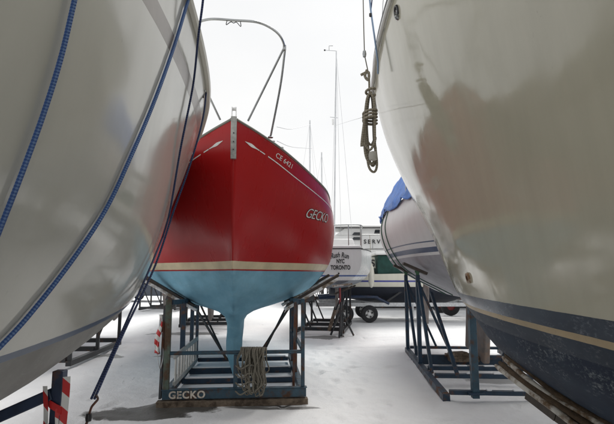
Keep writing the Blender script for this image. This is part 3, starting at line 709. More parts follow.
MB().beam((-hw - .04, .02, .1), (-hw - .02, .02, 1.22), .03, .07).build('post', M['rust_steel'], t, bevel=.003)
MB().beam((hw - .14, .1, .2), (hw - .12, .1, 1.25), .03, .05).build('post', M['rust_steel'], t, bevel=.003)
for s in (-1, 1):
    MB().beam((s * (hw - .05), 0, 1.26), (s * (hw - .05), ln, 1.16), .07, .06).build('top_rail', M['blue_steel'], t, bevel=.004)
    MB().beam((s * (hw - .08), 1.9, 1.1), (s * .22, 1.75, .24), .032, .032).build('brace', M['black_steel'], t, bevel=.003)
    MB().beam((s * (hw - .08), 2.5, 1.12), (s * .35, 2.5, .24), .03, .03).build('brace', M['black_steel'], t, bevel=.003)
    if s > 0: MB().beam((s * (hw - .03), .1, .66), (s * (hw - .03), 2.4, .64), .04, .04).build('side_bar', M['blue_rusty'], t, bevel=.003)
    for y in (1.25, 2.3):
        MB().beam((s * 1.48, y, 1.54), (s * .66, y, 1.075), .16, .045).build('pad', M['wood_snow'], t, bevel=.008)
        MB().beam((s * 1.50, y, 1.60), (s * .70, y, 1.135), .12, .045).build('pad', M['dark_wood'], t, bevel=.008)
        MB().beam((s * .86, y, 1.18), (s * 1.12, y, 1.26), .07, .07).build('pad_bracket', M['rust_steel'], t, bevel=.003)
# ladder lying on its edge inside the cradle
la, lb2 = P(174.5, 358, 6.3), P(197, 349.5, 8.1)
t = empty('ladder', (la.x, la.y, 0), 0, 'aluminium ladder lying on its edge inside the red boat cradle', 'ladder')
dd = Vector((lb2.x - la.x, lb2.y - la.y, 0))
for z in (.22, .56): MB().beam((0, 0, z), (dd.x, dd.y, z), .03, .06).build('side_rail', M['pale_alu'], t, bevel=.003)
for i in range(9):
    q = (i + .5) / 9; MB().tube([(dd.x * q, dd.y * q, .25), (dd.x * q, dd.y * q, .53)], .017, 8).build('rung', M['pale_alu'], t)
# rope bundle on the front bar
def bundle(cx, cy, zt, w, l, n, r, mat, seed, depth=.05):
    rnd = random.Random(seed); m = MB()
    for k in range(n):
        x = cx + rnd.uniform(-w, w) * .5; dx = rnd.uniform(.02, .07) * (w / .3); ll = l * rnd.uniform(.45, 1.); y = cy - .04 - rnd.uniform(0, depth)
        s1 = rnd.uniform(-.05, .05); pts = []
        seq = [(x - dx, zt), (x - dx + s1, zt - ll * .35), (x - dx * .8 + s1, zt - ll * .7), (x - dx * .3, zt - ll * .97), (x + dx * .4, zt - ll), (x + dx + s1, zt - ll * .8), (x + dx * 1.1, zt - ll * .4), (x + dx, zt - .0)]
        for i, (a, b2) in enumerate(seq): pts.append(Vector((a + rnd.uniform(-.018, .018), y + rnd.uniform(-.025, .02), b2 + rnd.uniform(-.02, .02))))
        top = [Vector((x + dx, cy - .02, zt + .035)), Vector((x + dx * .5, cy + .035, zt + .02)), Vector((x + dx * .4, cy + .045, zt - .07))]
        m.tube(spline([Vector((x - dx * .6, cy + .04, zt - .05)), Vector((x - dx, cy + .03, zt + .025)), Vector((x - dx, cy - .02, zt + .037))] + pts + top, 4), r, 7)
    return m
m = bundle(-.655, 6.13, .665, .24, .52, 36, .0085, None, 5, .12)
for k in range(4):   # wraps and loose turns across the bundle
    z = .50 - .1 * k; m.tube(spline([(-.87, 6.03, z), (-.8, 5.985, z - .03), (-.7, 5.98, z + .02), (-.6, 6.02, z - .01)], 5), .0095, 7)
tag(m.build('rope_bundle', M['rope_grey']), 'tangled grey old rope hung over the front bar of the red boat cradle', 'rope')
tape('warning_tape', tuple(P(161, 352, 6.12) + Vector((0, -.03, 0))), .46, .02, 'red and white striped tape hanging from the left post of the red boat cradle', 2, 8)
m = MB()
for k in range(3): m.tube(spline([P(160 + k, 318, 6.05), P(158 - k, 340, 6.05), P(157.5, 356, 6.05), P(160, 367 + k, 6.05), P(163, 358, 6.05), P(163, 345, 6.06)], 5), .004, 6)
tag(m.build('wire_loop', M['galv']), 'thin wire loop hanging below the striped tape on the red boat cradle', 'wire')
# ------------------------------------------------------------------ generic far boats and cradles
PROF = [(1., 1.), (1.02, .78), (.98, .58), (.86, .38), (.64, .2), (.34, .07), (.1, .02), (0, 0)]
def far_hull(root, Lh, B, zd, zb, mat, transom=.75, sheer=.25, nm='hull', rake=.12):
    sts = []
    for i in range(9):
        q = i / 8
        f = math.sin(min(1, q / .55) * math.pi / 2) ** .8 if q < .55 else 1 - (1 - transom) * ((q - .55) / .45) ** 1.8
        dk = zd + sheer * (1 - q) ** 2
        rise = (1 - math.sin(min(1., q / .4) * math.pi / 2)) * .55 + max(0, (q - .6) / .4) ** 1.6 * .3
        row = []
        for (px, pz) in PROF:
            z = zb + (zd - zb) * rise + (dk - zb - (zd - zb) * rise) * pz
            vee = 1 - (1 - min(1, q / .45)) * (1 - pz) * .65
            x = B / 2 * f * px * vee if q > 0 else .01 * px
            y = q * Lh + (rake * Lh * (1 - pz) * (1 - min(1, q * 2.2)))
            row.append((x, y, z))
        sts.append(row)
    return hull(nm, sts, mat, root, 3, 4)
def far_cradle(loc, rz, w, l, h, label, mat='blue_steel', hwb=None, group='cradles under the boats', n=3, ptop=None, r=.06):
    t = empty('boat_cradle', loc, rz, label, 'cradle', group)
    for s in (-1, 1): MB().box((s * w / 2, 0, .1), (.09, l, .09)).build('base_rail', M[mat], t, bevel=.004)
    ys = [-l / 2 + .05 + (l - .1) * i / (n - 1) for i in range(n)]
    for y in ys: MB().box((0, y, .16), (w - .1, .09, .09)).build('cross_beam', M[mat], t, bevel=.004)
    for s in (-1, 1):
        for y in ys:
            MB().beam((s * w / 2, y, .14), (s * w / 2, y, h), r, r).build('post', M[mat], t, bevel=.004)
            MB().beam((s * w / 2, y + .05, h - .06), (s * w * .2, y + .05, .2), .04, .04).build('brace', M[mat], t, bevel=.004)
            MB().beam((s * (w / 2 + .18), y, h + .12), (s * (w / 2 - .2), y, h - .06), .12, .05).build('pad', M['dark_wood'], t, bevel=.006)
    return t
# ---- tarpaulin boat on the right
tb_loc = Vector((3.06, 5.6, 0))
tb = empty('sailboat', tb_loc, R(1), 'white sailboat under a blue tarpaulin, with navy waterline stripes, behind the cream hull', 'sailboat', 'sailboats on cradles')
mT = hullmat('white_navy_striped', (.70, .70, .69), [(2.12, 2.14, (.06, .09, .16), .3, None), (1.965, 2.045, (.05, .07, .14), .3, None), (-1, 1.92, (.38, .375, .40), .55, ((.46, .46, .48), .4))], rough=.38, streak=.15)
Tst = []
for y, f, r_ in ((0, 0.01, .75), (.5, .34, .5), (1.1, .66, .3), (1.9, .9, .12), (2.8, 1., 0), (4.2, 1.02, 0), (5.6, .92, .1), (7.0, .66, .35)):
    Tst.append([(1.36 * f * px * (1 - (1 - min(1, y / 2.2)) * (1 - pz) * .5), y + (.9 * (1 - pz) if y < .3 else .4 * (1 - pz) if y < .8 else 0), 1.18 + r_ * .75 + (2.93 - 1.18 - r_ * .75 + .25 * max(0, 1 - y / 2.5)) * pz)
        for px, pz in ((.94, 1), (1, .8), (.96, .62), (.87, .47), (.74, .33), (.5, .2), (.22, .09), (0, 0))])
oT, bvT, gT, _ = hull('hull', Tst, mT, tb, 4, 5)
deck('deck', gT, M['white_paint'], tb)
rail('toe_rail', gT, M['alu'], tb, .018, .005)
MB().beam((0, 2.9, 1.25), (0, 3.1, .2), .12, .9, (0, 1, 0)).build('keel', M['grey_keel'], tb, bevel=.03)
MB().beam((0, 6.3, 1.6), (0, 6.5, .45), .05, .4, (0, 1, 0)).build('rudder', M['grey_keel'], tb, bevel=.01)
MB().tube([(-1.27, 2.7, 2.8), (-1.27, 2.7, 3.35)], .012).build('stanchion', M['stainless'], tb)
# tarp
vs = []; fs = []; ny, nx = 40, 44
for j in range(ny + 1):
    y = .9 + 5.6 * j / ny
    g = min(gT, key=lambda g: abs(g.y - y)); w = g.x
    for i in range(nx + 1):
        s = -1 + 2 * i / nx; a = abs(s)
        sc = .05 + .10 * abs(math.sin(y * 2.1 + .55 + (0 if s < 0 else 1)))  # scalloped hem
        if a < .8: q = a / .8; x = (w + .03) * q; z = g.z + .06 + (1.38 - .12 * y * .4) * (1 - q ** 2.2) + .05 * math.sin(q * math.pi)
        else: q = (a - .8) / .2; x = w + .035 + .02 * q; z = g.z + .06 - q * sc
        p = Vector((math.copysign(x, s), y, z))
        k = noise.noise(Vector((s * 4, y * 3.5, 2))) * .05 + noise.noise(Vector((s * 9, y * 6, 5))) * .025 + .02 * math.sin(y * 9 + s * 5)
        vs.append(p + Vector((math.copysign(max(k, -.01), s), 0, k * .8)))
for j in range(ny):
    for i in range(nx): fs.append((j * (nx + 1) + i, j * (nx + 1) + i + 1, (j + 1) * (nx + 1) + i + 1, (j + 1) * (nx + 1) + i))
o = MB().quadmesh([tuple(wm(tb) @ v) for v in vs], fs).build('tarpaulin', M['cloth_blue'], angle=180)
md = o.modifiers.new('thick', 'SOLIDIFY'); md.thickness = .004
tag(o, 'bright blue tarpaulin draped over the deck of the white boat behind the cream hull', 'tarpaulin')
# girth cords
def girth(y, mat, r, label, name='girth_cord', s=-1, w=0):
    row = []
    for z in [2.95 - .06 * i for i in range(40)]:
        h = bvT.ray_cast(Vector((s * 5, y + w * (2.95 - z), z)), Vector((-s, 0, 0)))
        if h[0] is not None:
            n = h[1] if h[1].x * s > 0 else -h[1]; row.append(wm(tb) @ (h[0] + n * (r + .002)))
    tag(MB().tube(row, r, 6).build(name, mat), label, 'cord', 'cords round the tarpaulin boat')
girth(4.7, M['rope_green'], .012, 'dark green cord nearer the edge of the white hull under the blue tarpaulin')
girth(4.1, M['rope_green'], .010, 'dark green cord farther in from the edge of the white tarpaulin boat hull')
girth(1.15, M['rope_tan'], .006, 'thin brown cord running down the middle of the white tarpaulin boat hull', w=-.25)
t = empty('boat_cradle', (0, 0, 0), 0, 'tall dark blue steel cradle holding up the white boat with the blue tarpaulin', 'cradle', 'cradles under the boats')
A, B_ = Vector((1.74, 6.2, .08)), Vector((2.06, 10.1, .08)); Wd = Vector((1.85, -.12, 0)); U = (B_ - A)
for o_ in (Vector((0, 0, 0)), Wd): MB().beam(A + o_, B_ + o_, .09, .09).build('base_rail', M['blue_steel'], t, bevel=.004)
for q, hh in ((0.012, .05), (.27, .06), (.42, .06), (.62, .16), (.98, .05)):
    MB().beam(A + U * q + Vector((0.05, 0, .06)), A + U * q + Wd + Vector((-.05, 0, .06)), .09, hh).build('cross_beam', M['blue_steel'], t, bevel=.004)
    if q < .6:
        rnd = random.Random(int(q * 100)); x_ = .5
        while x_ < 1.6:
            w_ = rnd.uniform(.04, .22); c_ = A + U * q + Wd * ((x_ + w_ / 2) / 1.85) + Vector((0, 0, .06 + hh / 2 + .008))
            MB().box(c_, (w_, .06, .022)).build('snow_cap', M['snowcap'], t, bevel=.01); x_ += w_ + rnd.uniform(.05, .3)
for q, top in ((.0, 0), (.55, 1.6), (.97, 1.6)):
    for o_, s in ((Vector((0, 0, 0)), 1), (Wd, -1)):
        if q == 0: continue
        f = A + U * q + o_
        MB().beam(f, f + Vector((0, 0, top - .08)), .065, .065).build('post', M['blue_steel'], t, bevel=.004)
        MB().beam(f + Vector((.03 * s, -.65, 0)), f + Vector((.0, -.08, top - .2)), .05, .05).build('brace', M['blue_steel'], t, bevel=.004)
        MB().beam(f + Vector((.03 * s, .0, top - .25)), f + Vector((.55 * s, -.1, .1)), .045, .045).build('brace', M['blue_steel'], t, bevel=.004)
        MB().beam(f + Vector((-.25 * s, 0, top + .12)), f + Vector((.16 * s, 0, top - .06)), .14, .05).build('pad', M['dark_wood'], t, bevel=.006)
        MB().lathe([(.03, 0), (.03, .16), (.045, .16), (.045, .2), (0, .2)], 10, c=f + Vector((0, 0, top - .2))).build('screw_jack', plain('green_jack', (.05, .14, .07), .5), t)
MB().beam(A + Vector((.36, 0, .0)), A + Vector((.36, 0, 1.35)), .085, .085).build('post', M['blue_rusty'], t, bevel=.004)
MB().box(A + Vector((.36, 0, .06)), (.2, .14, .03)).build('foot_plate', M['blue_steel'], t, bevel=.004)
MB().beam(A + Vector((.42, .9, .1)), A + Vector((.52, 2.6, 1.2)), .05, .05).build('brace', M['blue_steel'], t, bevel=.004)
tag(MB().box(A + Vector((.95, 2.35, .10)), (.5, .35, .1)).box(A + Vector((.85, 2.25, .18)), (.3, .16, .06), Matrix.Rotation(.3, 3, 'Z')).build('timber_block', M['wood'], bevel=.008), 'weathered timber blocks beneath the keel of the tarpaulin boat', 'timber')
# ---- small white sloop with lettered transom
nb = empty('sailboat', (.80, 12.6, 0), R(-3), 'small white sailboat with black NYC TORONTO lettering on its transom', 'sailboat', 'sailboats on cradles')
mN = hullmat('white_sloop', (.70, .71, .71), [(1.56, 1.60, (.08, .14, .35), .3, None), (-1, 1.46, (.20, .22, .25), .6, ((.3, .3, .32), .4))], rough=.25, streak=.15)
NS = []
for y, f, r_ in ((0, .58, .32), (1.2, .84, .15), (2.6, 1., 0), (4, .95, 0), (5.2, .72, .15), (6.3, .35, .35), (7.2, .01, .6)):
    NS.append([(1.08 * f * px, y + (.12 * (1 - pz) * (1 if y == 0 else 0)), 1.18 + r_ * .6 + (2.28 + .015 * y - 1.18 - r_ * .6) * pz) for px, pz in ((1., 1), (1.02, .8), (1.0, .6), (.93, .4), (.72, .2), (.42, .08), (.15, .02), (0, 0))])
oN, bvN, gN, rN = hull('hull', NS[::-1], mN, nb, 4, 4)
deck('deck', gN, M['white_paint'], nb, 0.01, .03)
rail('rub_rail', gN, M['black'], nb, .014, .0)
MB().tube([(-.67, -.01, 2.29), (.67, -.01, 2.29)], .014).build('transom_cap', M['black'], nb)
MB().box((0, .25, 2.33), (1.25, .5, .1)).build('aft_coaming', M['white_paint'], nb, bevel=.03)
MB().quadmesh([(-.62, 2.2, 2.3), (.62, 2.2, 2.3), (-.52, 2.3, 2.72), (.52, 2.3, 2.72), (-.5, 5.2, 2.3), (.5, 5.2, 2.3), (-.38, 4.9, 2.6), (.38, 4.9, 2.6)], [(0, 1, 3, 2), (2, 3, 7, 6), (4, 6, 7, 5), (0, 2, 6, 4), (1, 5, 7, 3)]).build('cabin', M['white_paint'], nb, bevel=.03)
tfn = lambda x0, z0, k=0: (lambda a, b2: Vector((x0 + a * .66, -.012 + .107 * (2.28 - (z0 + b2)), z0 + b2)))
xt = .08
text_on('name_lettering', 'Rush Run', .19, tfn(xt - .02, 2.12), M['letter_black'], nb, shear=.2, bold=.004, arch=.32)
text_on('port_lettering', 'NYC', .155, tfn(xt, 1.955), M['letter_black'], nb, bold=.006)
text_on('port_lettering', 'TORONTO', .155, tfn(xt, 1.79), M['letter_black'], nb, bold=.006)
MB().lathe([(0, -.01), (.025, -.01), (.025, .01)], 10, 'y', (xt - .05, .035, 1.64)).build('drain_plug', M['black'], nb)
MB().tube(spline([(-.7, 1.4, 2.92), (-.66, .1, 2.92), (0, 0.02, 2.92), (.62, .08, 2.92), (.72, 1.4, 2.92)], 6), .013).build('pushpit_rail', M['stainless'], nb)
for x, y in ((-.6, .1), (.3, .05), (.62, .1), (.72, 1.3)): MB().tube([(x, y, 2.3), (x, y, 2.92)], .012).build('pushpit_post', M['stainless'], nb)
MB().beam((0, 2.6, 1.3), (0, 2.8, .2), .09, .9, (0, 1, 0)).build('keel', M['grey_keel'], nb, bevel=.02)
mk = mi2 = wm(nb).inverted()
mt, mb_ = mk @ P(336.3, 51, 16.4), mk @ P(334.2, 236, 16.4)
MB().tube([mb_, mt], [.032, .022], 10).build('mast', M['mast'], nb)
s_ = mk @ P(334.5, 117, 16.4)
MB().tube([s_ - Vector((.16, 0, 0)), s_ + Vector((.12, .1, .0))], .014).build('spreader', M['mast'], nb)
for (u, v) in ((341, 100), (352, 235), (331, 235)):
    e = mk @ P(u, 235, 16.2); MB().tube([mt - Vector((0, 0, .1)), e], .0045, 5).build('shroud', M['wire'], nb)
a = mt; MB().tube([a, a + Vector((-.42, 0, .04))], .01).build('wind_arm', M['wire'], nb)
MB().tube([a + Vector((-.26, 0, .03)), a + Vector((-.26, 0, .2)), a + Vector((-.12, 0, .2))], .008).build('wind_vane', M['black'], nb)
MB().lathe([(0, -.03), (.03, -.02), (.03, .02), (0, .03)], 8, c=a + Vector((-.42, 0, .04))).build('wind_cups', M['black'], nb)
MB().lathe([(0, -.1), (.035, -.1), (.04, .1), (0, .1)], 10, c=mk @ P(333, 122, 16.3)).build('radar_reflector', M['white_paint'], nb)
far_cradle((.55, 14.4, 0), R(-10), 1.25, 2.6, 1.15, 'dark steel stand under the small white boat with the lettered transom', 'black_steel')
t = empty('boat_stand', P(341, 318, 12.7) * 1, 0, 'black adjustable stand with a red screw beneath the lettered white transom', 'stand'); t.location.z = 0
MB().tube([(0, 0, 0), (0, 0, .9)], .035).build('stand_post', M['black_steel'], t)
MB().tube([(-.02, 0, .85), (-.02, 0, 1.27)], .025).build('stand_screw', M['red_steel'], t)
MB().beam((-.22, 0, 1.31), (.3, 0, 1.37), .2, .05).build('stand_pad', M['wood_snow'], t, bevel=.005)
for a_ in (.3, 2.4, 4.5): MB().beam((0, 0, .7), (.35 * math.cos(a_), .35 * math.sin(a_), .03), .04, .04).build('stand_leg', M['black_steel'], t)
MB().box((0, 0, .02), (.14, .14, .03)).build('stand_foot', M['black_steel'], t)
t = empty('timber_plank', (0, 0, 0), 0, 'grey plank leaning inside the stand below the lettered white boat', 'plank')
MB().beam(P(329, 331, 12.9), P(335, 310, 13.0), .12, .03).build('board', M['wood'], t)
# ---- long white yacht with name on its side
yb = empty('motor_yacht', (0.5, 23.0, 0), R(-90), 'long white motor yacht with spaced dark lettering along its cabin side', 'yacht')
mY = hullmat('white_yacht', (.74, .74, .73), [(-1, 1.25, (.06, .065, .08), .6, None)], rough=.3, streak=.05)
far_hull(yb, 13, 3.6, 2.75, .4, mY, .85, .2)
yb.rotation_euler.z = R(90); yb.location = (13.2, 23.6, 0)
def yw(x0, x1, z0, z1, d, name, mat, y=21.9, inset=0, bev=.04):
    a = wm(yb).inverted()
    vs = [(x0, y, z0), (x1, y, z0), (x0 + inset, y + .05, z1), (x1 - inset * .3, y + .05, z1), (x0, y + d, z0), (x1, y + d, z0), (x0 + inset, y + d, z1), (x1 - inset * .3, y + d, z1)]
    return MB().quadmesh([a @ Vector(v) for v in vs], [(0, 1, 3, 2), (2, 3, 7, 6), (4, 6, 7, 5), (0, 2, 6, 4), (1, 5, 7, 3), (0, 4, 5, 1)]).build(name, mat, yb, bevel=bev)
yw(.6, 9, 2.78, 3.42, 3, 'cabin', M['white_paint'])
yw(1.3, 8.2, 3.42, 3.78, 2.9, 'upper_cabin', M['white_paint'], 21.95, .5)
yw(1.0, 8.6, 3.8, 3.88, 3.1, 'roof', M['white_paint'], 21.8, 0)
for k in range(2): yw(2.05 + .02 * k, 2.5, 3.2 + .22 * k, 3.33 + .22 * k, .05, 'window', M['glass'], 21.86 + .0 * k, .1, 0)
for k in range(3): yw(3.1 + .9 * k, 3.8 + .9 * k, 3.5, 3.68, .04, 'window', M['glass'], 21.93, .05, 0)
MB().tube([wm(yb).inverted() @ Vector((.9, 21.75, 3.75)), wm(yb).inverted() @ Vector((6, 21.75, 3.75))], .03).build('grab_rail', M['black'], yb)
ai = wm(yb).inverted()
text_on('name_lettering', 'SERVUS', .26, lambda a, b2: ai @ Vector((3.2 + a, 21.875, 3.11 + b2)), M['letter_black'], yb, spacing=1.5, bold=.008)
for x in (1., 2., 3., 4., 5.): MB().tube([ai @ Vector((x, 21.8, 2.8)), ai @ Vector((x, 21.8, 3.05))], .015).build('rail_post', M['stainless'], yb)
far_cradle((6, 23.6, 0), R(90), 1.6, 6, .85, 'dark steel supports beneath the long white motor yacht', 'black_steel')
# ---- motorboat with green canvas on a trailer
gb = empty('motorboat', (7.2, 17.6, 0), R(90), 'cream motorboat with a dark green canvas cover and blue stripe on a trailer', 'motorboat')
mG = hullmat('cream_motorboat', (.66, .64, .55), [(1.36, 1.42, (.07, .08, .3), .3, None), (-1, 1.2, (.03, .034, .045), .6, None)], rough=.3, streak=.2)
far_hull(gb, 6.4, 2.3, 1.62, .56, mG, .92, .2)
ai = wm(gb).inverted()
def gbx(x0, x1, z0, z1, y0, y1, name, mat, ins=0, bev=.03):
    vs = [(x0, y0, z0), (x1, y0, z0), (x0 + ins, y0 + .03, z1), (x1 - ins, y0 + .03, z1), (x0, y1, z0), (x1, y1, z0), (x0 + ins, y1, z1), (x1 - ins, y1, z1)]
    return MB().quadmesh([ai @ Vector(v) for v in vs], [(0, 1, 3, 2), (2, 3, 7, 6), (4, 6, 7, 5), (0, 2, 6, 4), (1, 5, 7, 3), (0, 4, 5, 1)]).build(name, mat, gb, bevel=bev)
gbx(2.42, 4.7, 1.62, 2.28, 16.55, 18.5, 'canvas_cover', M['cloth_green'], .04)
gbx(2.36, 4.8, 2.29, 2.40, 16.45, 18.6, 'hard_top', M['white_paint'], 0)
gbx(.9, 2.4, 1.6, 1.85, 16.8, 18.3, 'aft_seat', M['cream'], .1)
text_on('hull_mark', 'VS', .34, lambda a, b2: ai @ Vector((2.2 + a, 16.78, 2.0 + b2)), M['letter_black'], gbx(1.95, 2.4, 1.84, 2.22, 16.8, 17.0, 'windscreen_panel', M['cream'], .02, 0), bold=.008)
# trailer
tr = empty('boat_trailer', (3.0, 17.5, 0), 0, 'galvanised boat trailer with navy tube frame below the cream motorboat', 'trailer')
for y in (-.95, .95):
    MB().beam((-2.7, y, .6), (2.9, y, .6), .06, .13).build('side_beam', M['galv'], tr, bevel=.004)
    for x in (-.88, -1.7):
        w_ = MB().lathe([(.14, -.09), (.26, -.09), (.29, -.05), (.29, .05), (.26, .09), (.14, .09)], 26, 'y', (x, y, .29)).build('wheel', M['rubber'], tr)
        MB().lathe([(0, -.06), (.05, -.06), (.07, -.03), (.13, -.03), (.165, -.07), (.165, .07), (0, .07)], 22, 'y', (x, y, .29)).build('rim', M['white_paint'], w_)
        for k in range(4):
            a_ = k * math.pi / 2 + .4; MB().box((x + .1 * math.cos(a_), y - .055, .29 + .1 * math.sin(a_)), (.05, .02, .05)).build('rim_slot', M['black'], w_)
    MB().tube(spline([(-2.6, y, .82), (-1.9, y, .86), (-.75, y, .86), (-.55, y, .8), (-.2, y, .62)], 4), .05).build('fender_tube', M['navy_steel'], tr)
for x in (-2.6, -.2, 1.4, 2.8): MB().beam((x, -.9, .6), (x, .9, .6), .08, .08).build('cross_member', M['galv'], tr, bevel=.004)
MB().tube([(.6, -.95, .62), (.6, -.95, .15)], .04).build('jack_leg', M['galv'], tr)
MB().beam((-.35, -.9, .64), (.25, -.9, 1.05), .06, .06).build('support_arm', M['black_steel'], tr)
MB().beam((2.9, 0, .6), (4.6, 0, .5), .09, .09).build('drawbar', M['galv'], tr)
# second wheeled trailer farther right
tr2 = empty('boat_trailer', (5.2, 20, 0), 0, 'rusty dark trailer standing beyond the tarpaulin boat cradle', 'trailer')
for y in (-.7, .7):
    MB().beam((-1.8, y, .6), (2.2, y, .6), .08, .1).build('side_beam', M['rust_steel'], tr2, bevel=.004)
    w_ = MB().lathe([(.16, -.1), (.33, -.1), (.37, -.05), (.37, .05), (.33, .1), (.16, .1)], 26, 'y', (.5, y, .37)).build('wheel', M['rubber'], tr2)
    MB().lathe([(0, -.06), (.16, -.05), (.19, -.08), (.19, .08), (0, .08)], 20, 'y', (.5, y, .37)).build('rim', M['red_steel'], w_)
MB().beam((-1.6, -.7, .6), (-1.6, .7, .6), .08, .08).build('cross_member', M['rust_steel'], tr2)
# fender hanging beside the sloop
fp = P(371, 263, 16)
t = empty('boat_fender', fp, 0, 'long white fender hanging on a thin line right of the lettered transom', 'fender')
MB().lathe([(0, 0), (.03, -.02), (.05, -.08), (.085, -.16), (.095, -.3), (.095, -.62), (.07, -.74), (.035, -.8), (0, -.82)], 16).build('fender_body', M['fender'], t)
MB().tube([(0, 0, 0), (-.02, .05, .95)], .008, 6).build('fender_line', M['rope_tan'], t)
MB().tube([(-.3, .05, .95), (.5, .1, .95)], .015).build('fender_hanger', M['stainless'], t)
# ---- boats and cradles seen in the gaps behind the red boat
def gap_boat(loc, rz, L_, B, zd, zb, col, bot, label, cl_label, keel=True, mast=None, cmat='black_steel', klab=None):
    b_ = empty('sailboat', loc, R(rz), label, 'sailboat', 'sailboats on cradles')
    m_ = hullmat('far_hull', col, [(-1, zb + (zd - zb) * .38, bot, .6, ((.4, .4, .4), .3))], rough=.3, streak=.25)
    _, _, g, _ = far_hull(b_, L_, B, zd, zb, m_)
    deck('deck', g, M['white_paint'], b_)
    MB().quadmesh([(-.6, L_ * .35, zd), (.6, L_ * .35, zd), (-.5, L_ * .38, zd + .35), (.5, L_ * .38, zd + .35), (-.7, L_ * .7, zd), (.7, L_ * .7, zd), (-.6, L_ * .69, zd + .42), (.6, L_ * .69, zd + .42)], [(0, 1, 3, 2), (2, 3, 7, 6), (4, 6, 7, 5), (0, 2, 6, 4), (1, 5, 7, 3)]).build('cabin', M['white_paint'], b_, bevel=.04)
    if keel: MB().quadmesh([(-.09, L_ * .38, zb + .25), (.09, L_ * .38, zb + .25), (-.05, L_ * .42, .16), (.05, L_ * .42, .16), (-.09, L_ * .56, zb + .2), (.09, L_ * .56, zb + .2), (-.05, L_ * .52, .16), (.05, L_ * .52, .16)], [(0, 1, 3, 2), (2, 3, 7, 6), (4, 6, 7, 5), (0, 2, 6, 4), (1, 5, 7, 3)]).build('keel', M['grey_keel'], b_, bevel=.02)
    MB().beam((0, L_ * .86, zb + .5), (0, L_ * .9, .45), .05, .4, (0, 1, 0)).build('rudder', M['grey_keel'], b_)
    if mast:
        MB().tube([(0, L_ * .4, zd), (0, L_ * .4, mast)], [.055, .04], 10).build('mast', M['mast'], b_)
        z2 = zd + (mast - zd) * .55
        MB().tube([(-.5, L_ * .42, z2), (.5, L_ * .42, z2)], .012).build('spreader', M['mast'], b_)
        for s in (-1, 1): MB().tube([(0, L_ * .4, mast - .1), (s * .5, L_ * .42, z2), (s * B * .46, L_ * .45, zd)], .005, 5).build('shroud', M['wire'], b_)
        MB().tube([(0, L_ * .4, mast - .05), (0, .1, zd + .2)], .005, 5).build('forestay', M['wire'], b_)
    c = Vector((0, L_ * .47, 0)); c.rotate(Matrix.Rotation(R(rz), 3, 'Z'))
    far_cradle(Vector(loc) + c, R(rz), B * .62, 2.6, zb + .28, cl_label, cmat)
    return b_
gap_boat((-2.75, 12.2, 0), 6, 7.8, 2.5, 2.4, 1.05, (.6, .6, .58), (.2, .19, .18), 'white sailboat with a grey fin keel, standing directly behind the red one', 'dark cradle around the grey fin keel seen left of the red boat keel', cmat='black_steel')
gap_boat((-4.75, 5.9, 0), 3, 8, 2.6, 2.6, 1.25, (.62, .62, .6), (.08, .12, .2), 'white sailboat hidden behind the pale left hull', 'black cradle standing on snow under the left hull, beyond the navy ropes', cmat='black_steel')
gap_boat((-6.8, 19, 0), -4, 8, 2.6, 2.5, 1.0, (.3, .32, .34), (.05, .06, .08), 'dark grey sailboat farther off in the gap left of the red boat', 'dark cradle farther off in the gap left of the red boat')
gap_boat((.67, 23.5, 0), 8, 9, 2.8, 2.5, .95, (.66, .66, .64), (.06, .08, .14), 'white sailboat with a tall thin mast far behind the red boat', 'dark cradle far behind the red boat', mast=10.6)
gap_boat((.95, 27, 0), 0, 8, 2.6, 2.5, 1.0, (.6, .6, .6), (.25, .06, .05), 'distant white sailboat whose short mast shows right of the red boat gunwale', 'distant cradle on the snow right of the red boat keel', mast=9.5)
gap_boat((7.6, 12.5, 0), -3, 8.5, 2.8, 2.7, 1.1, (.6, .6, .58), (.06, .1, .2), 'white sailboat standing right of the tarpaulin boat', 'cradle standing right of the tarpaulin boat')
gap_boat((9.5, 29, 0), 5, 9, 2.8, 2.6, 1.1, (.64, .64, .62), (.15, .05, .05), 'farthest white sailboat beyond the yacht', 'farthest cradle beyond the yacht')
# snow covered cars far beyond
def car(x, y, rz, label):
    t = empty('parked_car', (x, y, 0), R(rz), label, 'car', 'snow covered cars beyond the boats')
    prof = [(-2.1, .35), (-2.15, .75), (-1.9, .9), (-1.3, .98), (-.8, 1.4), (.7, 1.43), (1.3, 1.0), (2.0, .92), (2.15, .7), (2.15, .35)]
    vs = [(a, s * .85 * (1 if b2 < 1.1 else .82), b2) for s in (-1, 1) for a, b2 in prof]; n = len(prof)
    fs = [tuple(range(n)), tuple(range(2 * n - 1, n - 1, -1))] + [(i, (i + 1) % n, n + (i + 1) % n, n + i) for i in range(n)]
    MB().quadmesh(vs, fs).build('body', M['car_paint'], t, bevel=.06)
    for s in (-1, 1): MB().quadmesh([(-1.05, s * .86, 1.02), (-.72, s * .76, 1.34), (.6, s * .76, 1.36), (1.05, s * .86, 1.03)], [(0, 1, 2, 3)]).build('window', M['glass'], t)
    for q in (-1.3, 1.3):
        for s in (-1, 1):
            w_ = MB().lathe([(.18, -.1), (.3, -.1), (.32, 0), (.3, .1), (.18, .1)], 20, 'y', (q, s * .8, .32)).build('wheel', M['rubber'], t)
            MB().lathe([(0, -.08), (.18, -.08), (.19, .08), (0, .08)], 16, 'y', (q, s * .8, .32)).build('rim', M['alu'], w_)
    MB().box((-.05, 0, 1.47), (1.4, 1.3, .12)).box((1.6, 0, 1.0), (.8, 1.5, .1)).build('snow_cover', M['snowcap'], t, bevel=.04)
car(-2.6, 33, 8, 'snow covered dark car far off behind the red boat keel')
car(-9.5, 30, -5, 'snow covered dark car far off in the gap between left hull and red boat')
car(-14.5, 31, 3, 'snow covered dark car farthest left, hidden past the left hull')
